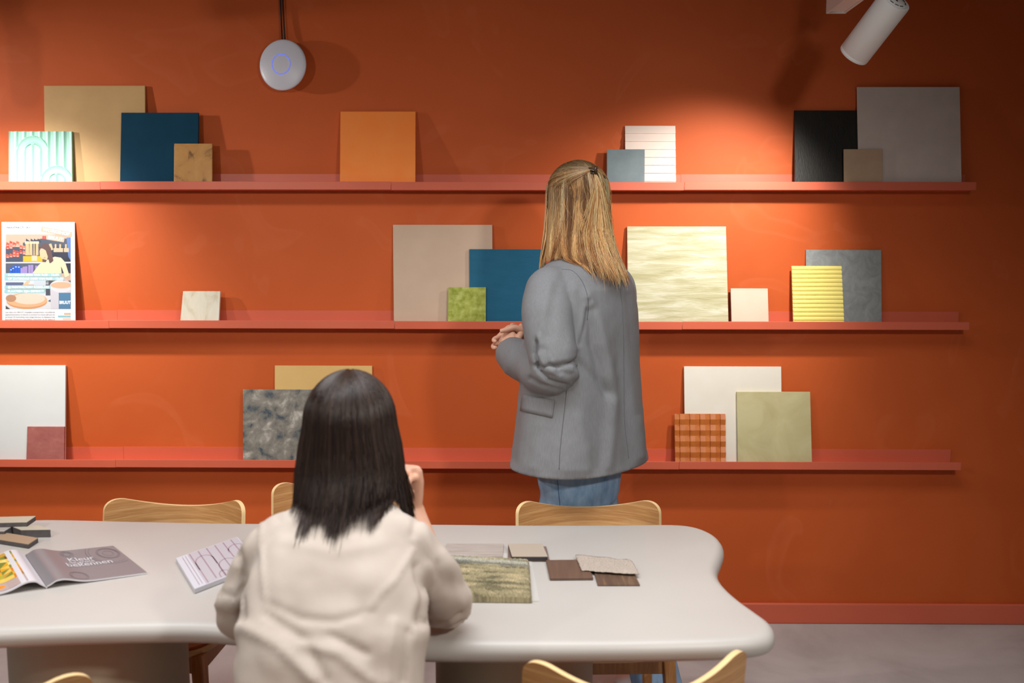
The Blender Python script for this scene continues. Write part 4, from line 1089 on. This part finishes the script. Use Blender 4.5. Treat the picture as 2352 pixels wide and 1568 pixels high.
# open magazine
def magazine():
    Z0 = ZTAB+.0006
    S0, S1 = onZ(107, 1352, Z0), onZ(58, 1280, Z0); R0, R1 = onZ(338, 1318, Z0), onZ(260, 1256, Z0)
    root = empty('open_magazine', (S0+S1)*.5)
    up = V((0, 0, 1))
    def page(side):
        def hh(t):
            return (.004+.0125*(math.exp(-((t-.15)/.16)**2))*min(1, t/.09)**.8*(1.0 if side > 0 else 1.45)+.003*(1-t)) if t > 0 else .004
        def P(s_, t, dz=0):
            sp = S0.lerp(S1, s_); ed = R0.lerp(R1, s_); w_ = ed-sp
            if side < 0: w_ = -(w_)*1.0
            return sp+w_*t+up*(hh(t)+dz)
        return P
    M_pg = plain('grey_printed_page', (126, 122, 124), .35); M_pw = plain('white_page', (208, 204, 208), .45)
    for side, mat, nm in ((1, M_pg, 'right_page'), (-1, M_pw, 'left_page')):
        P = page(side); nt_, ns = 40, 12; v = []; f = []
        for th in (0, 1):
            for i in range(nt_+1):
                for j in range(ns+1):
                    t = (i/nt_)**1.3; v.append(P(j/ns, t, 0) if th == 0 else P(j/ns, t, 0)-up*.0038)
        S = (nt_+1)*(ns+1); g = lambda i, j, k: k*S+i*(ns+1)+j
        for i in range(nt_):
            for j in range(ns):
                f.append((g(i, j, 0), g(i+1, j, 0), g(i+1, j+1, 0), g(i, j+1, 0))); f.append((g(i, j, 1), g(i, j+1, 1), g(i+1, j+1, 1), g(i+1, j, 1)))
            f.append((g(i, 0, 0), g(i, 0, 1), g(i+1, 0, 1), g(i+1, 0, 0))); f.append((g(i, ns, 0), g(i+1, ns, 0), g(i+1, ns, 1), g(i, ns, 1)))
        for j in range(ns):
            f.append((g(0, j, 0), g(0, j+1, 0), g(0, j+1, 1), g(0, j, 1))); f.append((g(nt_, j, 0), g(nt_, j, 1), g(nt_, j+1, 1), g(nt_, j+1, 0)))
        idx = []
        o = mesh_obj('page_block', v, f, [mat, M_pw], root, smooth=True, world=True)
        fix_normals(o)
        for p in o.data.polygons:
            vs = [k // S for k in p.vertices]; p.material_index = 0 if sum(vs) == 0 else 1
        m = o.modifiers.new('es', 'EDGE_SPLIT'); m.split_angle = radians(50)
        if side > 0:
            for body, t0, s0, size, bold in (('Kleur', .375, .60, .135, .005), ('de grote', .365, .525, .085, .0), ('bekennen', .315, .425, .135, .005)):
                tv, tf = text_mesh(body, 1.0, bold); 
                vv = [P(s0+p.y*size*1.25, t0+p.x*size*.93, .0011) for p in tv]
                mesh_obj('title_lettering', vv, tf, M_pw, o, world=True)
            M_line = plain('contour_line_ink', (120, 115, 118), .4)
            parts = []
            rn = random.Random(4)
            for c in range(26):
                cs, ct = rn.choice(((.85, .42), (.75, .85), (.12, .35))); rad = .04+.016*(c % 13)
                pts = [P(cs+sin(a)*rad*1.5, ct+cos(a)*rad, .0006) for a in [2*pi*k/30 for k in range(31)] if .02 < cs+sin(a)*rad*1.5 < .98 and .1 < ct+cos(a)*rad < .98]
                if len(pts) > 6 and all((pts[i+1]-pts[i]).length < .03 for i in range(len(pts)-1)): parts.append(tube_vf(pts, .0003, 3))
            if parts: v, f = join_vf(parts); mesh_obj('contour_lines', v, f, M_line, o, world=True)
        else:
            rn = random.Random(9); vv = []; ff = []; cc = []
            pal = [(220, 160, 40), (196, 150, 60), (160, 170, 60), (228, 190, 90), (150, 110, 50), (206, 120, 30), (120, 130, 60), (236, 210, 130), (90, 70, 40)]
            n_, m_ = 9, 8
            for i in range(n_):
                for j in range(m_):
                    t0, t1 = .16+.82*i/n_, .16+.82*(i+1)/n_; s0, s1 = .22+.76*j/m_, .22+.76*(j+1)/m_
                    q = [P(s0, t0, .0006), P(s0, t1, .0006), P(s1, t1, .0006), P(s1, t0, .0006)]; o_ = len(vv); vv += q
                    ff += [(o_, o_+1, o_+2), (o_, o_+2, o_+3)] if rn.random() < .5 else [(o_, o_+1, o_+3), (o_+1, o_+2, o_+3)]
                    cc += [lin(rn.choice(pal)), lin(rn.choice(pal))]
            for i in range(n_):
                t0, t1 = .16+.82*i/n_, .16+.82*(i+1)/n_; o_ = len(vv); vv += [P(.02, t0, .0006), P(.02, t1, .0006), P(.215, t1, .0006), P(.215, t0, .0006)]; ff.append((o_, o_+1, o_+2, o_+3)); cc.append(lin((176, 156, 150)))
            for k in range(5):
                t0 = .36+.03*k; o_ = len(vv); vv += [P(.11, t0, .001), P(.08, t0+.05, .001), P(.14, t0+.06, .001), P(.17, t0+.01, .001)]; ff.append((o_, o_+1, o_+2, o_+3)); cc.append(lin((240, 140, 20)))
            fix_normals(mesh_obj('printed_photo', vv, ff, vcol('magazine_print', .4), o, world=True, colors=cc))
    tag(root, 'open magazine with a grey title page and colourful photo page', 'magazine')
magazine()

# brochure with tile drawing
def brochure():
    z = ZTAB+.0125; up = V((0, 0, 1))
    a = onZ(447, 1352, z); d = onZ(404, 1281, z); c_ = onZ(545, 1232, z); b = a+(c_-d)
    root = empty('tile_brochure', (a+c_)*.5-up*.012)
    M_w = plain('brochure_white', (204, 202, 208), .4); M_ln = plain('mauve_print', (160, 136, 148), .4); M_g = plain('pale_grey_print', (186, 180, 185), .4)
    hexa('sheet_block', [a, b, c_, d], up, .0115, M_w, root, bev=.0008)
    def Q(u, v_, dz=.0004): return a.lerp(b, u).lerp(d.lerp(c_, u), v_)+up*dz
    def strip(u0, v0, u1, v1, w_, mat, dz=.0006):
        p, q = Q(u0, v0, dz), Q(u1, v1, dz); t = (q-p).normalized(); n = up.cross(t)*w_
        return [p-n, q-n, q+n, p+n]
    vv = []; ff = []
    def add(q): o_ = len(vv); vv.extend(q); ff.append(tuple(range(o_, o_+len(q))))
    for k in range(6):
        u = .20+.135*k
        add(strip(u, .06 if k % 2 else .42, u, .97, .0016, M_ln))
    for cu, cv, rr in ((.34, .62, .135), (.60, .30, .135), (.47, .10, .07), (.86, .62, .135)):
        pts = [(cu+cos(t)*rr, cv+sin(t)*rr*1.3) for t in [pi*k/10 for k in range(11)]]
        for (u0, v0), (u1, v1) in zip(pts, pts[1:]):
            if max(u0, u1) < .98 and max(v0, v1) < .98: add(strip(u0, v0, u1, v1, .0013, M_ln))
        if cu+rr < .98:
            add(strip(cu-rr, .03, cu-rr, cv, .0013, M_ln)); add(strip(cu+rr, .03, cu+rr, cv, .0013, M_ln))
    add(strip(.085, .05, .085, .95, .0006, M_ln)); add(strip(.13, .05, .13, .95, .0006, M_ln))
    mesh_obj('tile_drawing', vv, ff, M_ln, root, world=True)
    add2 = [Q(.17, .02, .0003), Q(.985, .02, .0003), Q(.985, .985, .0003), Q(.17, .985, .0003)]
    mesh_obj('printed_panel', add2, [(0, 1, 2, 3)], M_g, root, world=True)
    tag(root, 'white brochure with a mauve arched tile drawing, left of the seated person', 'brochure')
brochure()

def flat_quad(name, q, ztop, th, mat, label, cat, bev=.0008):
    up = V((0, 0, 1)); p = [onZ(x, y, ztop) for x, y in q]; o = hexa(name, p, up, th, mat, None, bev); c = (p[0]+p[1]+p[2]+p[3])*.25
    recenter(o, (c.x, c.y, ztop-th)); tag(o, label, cat); return o
M_lime = mottled('limed_wood', [(.3, (150, 136, 128)), (.6, (176, 165, 156)), (.8, (186, 176, 167))], 10, 5, rough=.5, stretch=(1, 14, 1))
flat_quad('wood_sample', [(1018, 1277), (1155, 1277), (1157, 1248), (1026, 1247)], ZTAB+.005, .0045, M_lime, 'whitewashed wood sample lying behind the mossy carpet sample', 'sample')
flat_quad('paper_sheet', [(1052, 1383), (1239, 1380), (1218, 1272), (1040, 1265)], ZTAB+.0011, .0009, plain('sheet_paper', (192, 186, 180), .5), 'white paper sheet underneath the mossy carpet sample', 'paper', 0)
flat_quad('acrylic_sample', [(1166, 1284), (1262, 1284), (1255, 1254), (1167, 1253)], ZTAB+.0055, .005, plain('taupe_plate', (126, 104, 98), .4), 'thin taupe plate under the beige sample block', 'sample')
slab('sample_block', (1176, 1277), (1258, 1277), .098, ZTAB+.0155, .0098, plain('beige_face', (178, 162, 145), .5), plain('black_core', (52, 46, 50), .6), 'beige topped sample block with black edge on the table', 'sample', skew=-.01)
M_bw = mottled('brown_oak_floor', [(.3, (98, 72, 58)), (.7, (112, 84, 68))], 6, 6, rough=.45, stretch=(14, 1, 1), bump=.1)
M_bw2 = mottled('walnut_floor', [(.3, (84, 62, 50)), (.55, (102, 78, 62)), (.75, (134, 104, 78))], 7, 6, rough=.45, stretch=(12, 1, 1), dist=.8)
flat_quad('wood_sample', [(1263, 1326), (1363, 1325), (1345, 1284), (1254, 1285)], ZTAB+.0085, .008, M_bw, 'dark brown wood sample just left of the linen swatch', 'sample', .002)
flat_quad('wood_sample', [(1373, 1342), (1470, 1342), (1444, 1290), (1357, 1290)], ZTAB+.0045, .004, M_bw2, 'thin walnut brown wood sample half under the linen swatch', 'sample')
def swatch():
    zt = ZTAB+.0105; q = [onZ(1336, 1310, zt), onZ(1468, 1319, zt), onZ(1450, 1287, zt), onZ(1322, 1274, zt)]; nu, nv = 40, 16; v = []; f = []; rn = random.Random(5)
    for k in (0, 1):
        for j in range(nv+1):
            for i in range(nu+1):
                u, w_ = i/nu, j/nv; p = q[0].lerp(q[1], u).lerp(q[3].lerp(q[2], u), w_)
                h = .0022*sin(u*9+w_*3)*(.35+w_*.3)+.0015*noise.noise(V((u*6, w_*6, 3)))
                p = p+V((0, 0, abs(h)+.0008)); ed = min(u, 1-u, w_, 1-w_)
                if ed < .001: p = p+V((rn.uniform(-.0018, .0018), rn.uniform(-.0018, .0018), 0))
                v.append(p-V((0, 0, .0018*k)))
    S = (nu+1)*(nv+1); g = lambda i, j, k: k*S+j*(nu+1)+i
    for j in range(nv):
        for i in range(nu): f.append((g(i, j, 0), g(i+1, j, 0), g(i+1, j+1, 0), g(i, j+1, 0))); f.append((g(i, j, 1), g(i, j+1, 1), g(i+1, j+1, 1), g(i+1, j, 1)))
    for i in range(nu): f.append((g(i, 0, 0), g(i, 0, 1), g(i+1, 0, 1), g(i+1, 0, 0))); f.append((g(i, nv, 0), g(i+1, nv, 0), g(i+1, nv, 1), g(i, nv, 1)))
    for j in range(nv): f.append((g(0, j, 0), g(0, j+1, 0), g(0, j+1, 1), g(0, j, 1))); f.append((g(nu, j, 0), g(nu, j, 1), g(nu, j+1, 1), g(nu, j+1, 0)))
    m = mottled('linen_weave', [(.3, (156, 141, 128)), (.6, (190, 175, 161)), (.8, (206, 193, 180))], 300, 3, rough=.9, bump=.6, bscale=420)
    o = mesh_obj('fabric_swatch', v, f, m, smooth=True); recenter(o, (q[0]+q[2])*.5-V((0, 0, .002))); tag(o, 'frayed beige linen swatch lying across the brown wood samples', 'fabric')
swatch()
def carpet():
    zt = ZTAB+.022; q = [onZ(1040, 1362, zt), onZ(1222, 1364, zt), onZ(1216, 1280, zt), onZ(1024, 1270, zt)]; nu, nv = 150, 90; v = []; f = []; cc = []
    rn = random.Random(8)
    for j in range(nv+1):
        for i in range(nu+1):
            u, w_ = i/nu, j/nv; p = q[0].lerp(q[1], u).lerp(q[3].lerp(q[2], u), w_)
            ed = min(u, 1-u)*.24; ew = min(w_, 1-w_)*.2; e = min(1, min(ed, ew)/.012); k = sqrt(max(0, 1-(1-e)**2))
            h = -.021*(1-k)+.0022*noise.noise(V((u*50, w_*26, 1)))+.0012*rn.uniform(-1, 1)
            if e <= 0: h = -.0205
            v.append(p+V((0, 0, h))+V((rn.uniform(-.0006, .0006), rn.uniform(-.0008, .0008), 0)))
    m_ = nu+1
    for j in range(nv):
        for i in range(nu):
            f.append((j*m_+i, j*m_+i+1, (j+1)*m_+i+1, (j+1)*m_+i)); u, w_ = i/nu, j/nv
            n1 = noise.noise(V((u*3.0, w_*14+u*1.2, 5)))+.4*noise.noise(V((u*16, w_*40, 9)))
            wl = w_+.05*u
            base = V(lsrgb((168, 152, 106)))
            if n1 > .1: base = base.lerp(V(lsrgb((196, 172, 122))), min(1, (n1-.1)*2.4))
            if n1 < -.1: base = base.lerp(V(lsrgb((122, 110, 78))), min(1, (-.1-n1)*2.6))
            for c0, wd, colr in ((.80, .045, (104, 112, 116)), (.88, .05, (186, 186, 176)), (.30, .03, (110, 100, 70)), (.16, .04, (134, 124, 82))):
                d_ = math.exp(-((wl-c0+.02*noise.noise(V((u*6, 0, c0*9))))/wd)**2); base = base.lerp(V(lsrgb(colr)), .75*d_)
            kk = rn.uniform(.8, 1.12); gl = (base.x+base.y+base.z)/3; base = base.lerp(V((gl*1.08, gl*1.0, gl*.82)), .38)*.92; cc.append((base.x*kk, base.y*kk, base.z*kk, 1))
    b0 = len(v); ring = [i for i in range(m_)]+[j*m_+nu for j in range(1, nv+1)]+[nv*m_+i for i in range(nu-1, -1, -1)]+[j*m_ for j in range(nv-1, 0, -1)]
    for r in ring: v.append(V((v[r].x, v[r].y, ZTAB+.0012)))
    for k in range(len(ring)): k2 = (k+1) % len(ring); f.append((ring[k2], ring[k], b0+k, b0+k2)); cc.append(lin((110, 102, 70)))
    f.append(tuple(range(b0+len(ring)-1, b0-1, -1))); cc.append(lin((60, 55, 45)))
    o = mesh_obj('carpet_sample', v, f, vcol('wool_pile', .95, .1), colors=cc); recenter(o, V(((q[0].x+q[2].x)/2, (q[0].y+q[2].y)/2, ZTAB+.0012)))
    tag(o, 'mossy green and ochre striped carpet sample beside the elbow', 'carpet sample')
carpet()

# ================================================================ poster on the middle ledge
def poster():
    B = place('m', 4.5, 173, 510, .062, t=.004, xt0=3.5, xt1=171.5)
    root = empty('workshop_poster', B.base); hexa('foam_board', B.q, B.n, B.t, M_paper, root, bev=.0006)
    K = 190/1192.0
    def pp(X, Y, lay): return onP(X*K, 500+Y*K, B.q[0], B.n)+B.n*(.0003+.00006*lay)
    sheets = {}
    def poly(part, c, pts, lay=1): sheets.setdefault(part, []).append((c, [pp(x, y, lay) for x, y in pts]))
    def rect(part, c, x0, y0, x1, y1, lay=1): poly(part, c, [(x0, y1), (x1, y1), (x1, y0), (x0, y0)], lay)
    def ell(part, c, cx, cy, rx, ry, lay=1, a0=0, a1=2*pi, clipx=None):
        n = 28; pts = [(cx+rx*cos(a0+(a1-a0)*k/n), cy-ry*sin(a0+(a1-a0)*k/n)) for k in range(n)]
        if clipx: pts = [(min(x, clipx), y) for x, y in pts]
        poly(part, c, pts, lay)
    ph = 'printed_photo'
    rect(ph, (206, 178, 158), 82, 238, 1020, 1316, 1)                       # back wall in the picture
    rect(ph, (70, 78, 100), 82, 420, 1020, 640, 2); rect(ph, (74, 84, 104), 600, 300, 1020, 800, 2)
    poly(ph, (74, 84, 104), [(330, 430), (330, 360), (600, 300), (600, 430)], 2)
    poly(ph, (90, 130, 200), [(985, 560), (1020, 620), (1020, 285), (960, 285)], 3)
    rn = random.Random(2)
    for i in range(16):                                                     # red packs
        x = 88+i % 6*48; y = (350, 395, 470, 520)[i // 4 % 4]+rn.uniform(-12, 12); c = rn.choice([(226, 84, 58), (238, 100, 70), (208, 70, 56), (236, 130, 110)])
        poly(ph, c, [(x, y+46), (x+44, y+50), (x+46, y+8), (x+6, y-10)], 4); rect(ph, (238, 226, 222), x+10, y+34, x+36, y+42, 5)
    for x in (372, 440, 486, 540): poly(ph, (54, 62, 84), [(x, 350), (x+56, 355), (x+50, 330), (x+4, 298)], 3)
    for i, (x, w_) in enumerate(((366, 56), (424, 44), (482, 20), (516, 40))): poly(ph, (224, 186, 140), [(x, 540), (x+w_, 540), (x+w_-4, 350), (x+4, 344)], 4); rect(ph, (240, 214, 176), x-6, 340, x+w_+6, 374, 5)
    for x in (612, 640): rect(ph, (228, 64, 60), x, 262, x+24, 306, 4)
    for x in (790, 856, 938): rect(ph, (226, 190, 150), x, 380, x+24, 450, 5); rect(ph, (214, 190, 160), x-16, 436, x+54, 494, 6)
    poly(ph, (226, 190, 150), [(735, 470), (770, 460), (740, 370), (705, 380)], 4)
    rect(ph, (244, 184, 44), 334, 552, 612, 632, 4); rect(ph, (240, 204, 176), 456, 545, 536, 620, 5)
    poly(ph, (226, 228, 236), [(82, 655), (1020, 655), (1020, 634), (82, 638)], 5); rect(ph, (84, 92, 110), 82, 655, 1020, 800, 2)
    for x, h in ((138, 720), (168, 700), (208, 678), (250, 680)): rect(ph, (26, 92, 206), x, h, x+46, 800, 5); rect(ph, (214, 228, 246), x+12, h+24, x+34, h+36, 6)
    for x, h in ((298, 724), (328, 704), (360, 700), (408, 680), (446, 678), (508, 690), (590, 720)): rect(ph, (164, 144, 210), x, h, x+34, 800, 4)
    rect(ph, (216, 222, 232), 82, 890, 700, 960, 3); rect(ph, (92, 106, 146), 82, 930, 340, 972, 4); rect(ph, (206, 214, 226), 490, 905, 655, 985, 4); rect(ph, (76, 80, 96), 660, 905, 1020, 1120, 3)
    rect(ph, (222, 224, 230), 82, 1060, 1020, 1316, 2); poly(ph, (90, 94, 106), [(690, 1200), (735, 1215), (735, 1172)], 3); poly(ph, (80, 74, 78), [(82, 1316), (150, 1316), (82, 1262)], 3)
    # the woman in the picture
    poly(ph, (242, 220, 186), [(470, 800), (890, 800), (880, 700), (900, 740), (940, 860), (1000, 830), (940, 640), (880, 575), (790, 560), (700, 600), (620, 630), (560, 680)], 7)
    poly(ph, (244, 196, 160), [(600, 590), (680, 610), (700, 520), (680, 460), (590, 440), (572, 480), (578, 560)], 8)
    poly(ph, (98, 72, 72), [(570, 450), (590, 400), (640, 366), (700, 380), (735, 440), (772, 620), (735, 652), (715, 655), (690, 560), (660, 470), (610, 440)], 9)
    poly(ph, (98, 76, 78), [(610, 636), (660, 642), (678, 610), (640, 605), (622, 590)], 9); rect(ph, (214, 96, 96), 634, 570, 652, 580, 9)
    poly(ph, (242, 196, 160), [(320, 975), (400, 965), (440, 905), (390, 905)], 6); poly(ph, (240, 186, 158), [(910, 920), (1010, 935), (960, 880), (920, 870)], 8)
    # round tray
    ell(ph, (222, 156, 104), 388, 1205, 292, 108, 6); ell(ph, (240, 184, 140), 388, 1185, 294, 104, 7); ell(ph, (238, 216, 198), 420, 1165, 230, 82, 8); ell(ph, (190, 144, 112), 160, 1160, 76, 52, 9)
    # bucket
    poly(ph, (214, 212, 222), [(735, 1312), (1020, 1312), (1020, 960), (722, 960)], 7); rect(ph, (82, 132, 172), 848, 1080, 1020, 1312, 8)
    ell(ph, (226, 224, 232), 885, 985, 165, 92, 8, clipx=1020); ell(ph, (244, 184, 150), 885, 972, 155, 46, 9, clipx=1019)
    # bands
    bd = 'caption_bands'
    for x1, y0 in ((875, 798), (930, 852), (730, 975), (650, 1034)): rect(bd, (160, 212, 222), 66, y0, x1, y0+48, 11)
    poly(bd, (222, 184, 162), [(588, 196), (1030, 278), (1040, 208), (600, 124)], 11); poly(bd, (222, 184, 162), [(668, 312), (920, 354), (935, 288), (682, 240)], 11)
    for c, x0, y0, y1 in (((226, 190, 150), 924, 1371, 1396), ((150, 206, 218), 836, 1408, 1434), ((240, 216, 204), 906, 1445, 1469), ((190, 186, 190), 868, 1480, 1498)):
        rect(bd, c, x0, y0, 1018, y1, 2)
    M_print = vcol('poster_print', .45)
    for part, lst in [(p_, l_) for p_, l_ in sheets.items() if p_ != 'caption_bands']+[('caption_band', [it]) for it in sheets['caption_bands']]:
        v = []; f = []; cc = []
        for c, pts in lst:
            o_ = len(v); v += pts; a, b_ = pts[1]-pts[0], pts[-1]-pts[0]
            f.append(tuple(range(o_, o_+len(pts)))); cc.append(tuple(x*.6 for x in lin(c)[:3])+(1,))
        o = mesh_obj(part, v, f, M_print, root, world=True, colors=cc)
        # make every patch face the viewer
        bm = bmesh.new(); bm.from_mesh(o.data)
        for fc in bm.faces:
            fc.normal_update()
            if fc.normal.dot(B.n) < 0: fc.normal_flip()
        bm.to_mesh(o.data); bm.free()
    def text(body, x, y, h, color, bold=.02, w_=None, ang=0.0, lay=13, nm='lettering'):
        tv, tf = text_mesh(body, 1.0, bold); xs = [p.x for p in tv]; ww = max(xs)-min(xs); sx = (w_/ww) if w_ else h/.72
        sy = h/.72; ca, sa = cos(ang), sin(ang)
        vv = [pp(x+(p.x-min(xs))*sx*ca+p.y*sy*sa, y-(p.y*sy*ca)+(p.x-min(xs))*sx*sa, lay) for p in tv]
        mesh_obj(nm, vv, tf, plain('print_ink', color, .5), root, world=True)
    Wc = (216, 217, 220)
    text('PAINTFACT', 98, 154, 27, (70, 86, 96), .01, 245); text('O', 352, 154, 26, (80, 180, 210), .02, 28); text('RY.', 386, 154, 27, (70, 86, 96), .01, 56)
    text('VERF  BEHANG  ADVIES', 180, 176, 9, (176, 180, 186), .0, 184)
    a_ = atan2(278-196, 1030-588)
    text('WORKSHOP', 612, 186, 46, Wc, .03, 398, a_); text('BRUUT', 690, 298, 46, Wc, .03, 220, atan2(42, 252))
    text('ZATERDAG 08/06 VAN 9u30 - 12u30', 116, 836, 30, Wc, .02, 732); text('OF ZATERDAG 24/08 VAN 9u30 - 12u30', 116, 892, 30, Wc, .02, 796)
    text('@ PAINTFACTORY ROESELARE', 116, 1013, 30, Wc, .02, 590); text('PLAATSEN ZIJN BEPERKT!', 116, 1072, 30, Wc, .02, 516)
    text('BRUUT', 858, 1240, 44, (212, 214, 218), .04, 160)
    g_ = (128, 130, 136)
    for k, ln in enumerate(('Leer alles over BRUUT: mogelijke ondergronden, verschillende', 'applicatietechnieken en kleuren en probeer het vooral zelf eens uit.', 'Je betaalt 30 inschrijving, maar krijgt hiervoor na deelname een', 'kleurrijke Paintfactory-waardebon. Inschrijven via de winkel of')):
        text(ln, 78, 1368+k*35, 18, g_, .012, 714)
    tag(root, 'white workshop poster with a photo and blue caption bands, leaning on the ledge', 'poster')
poster()
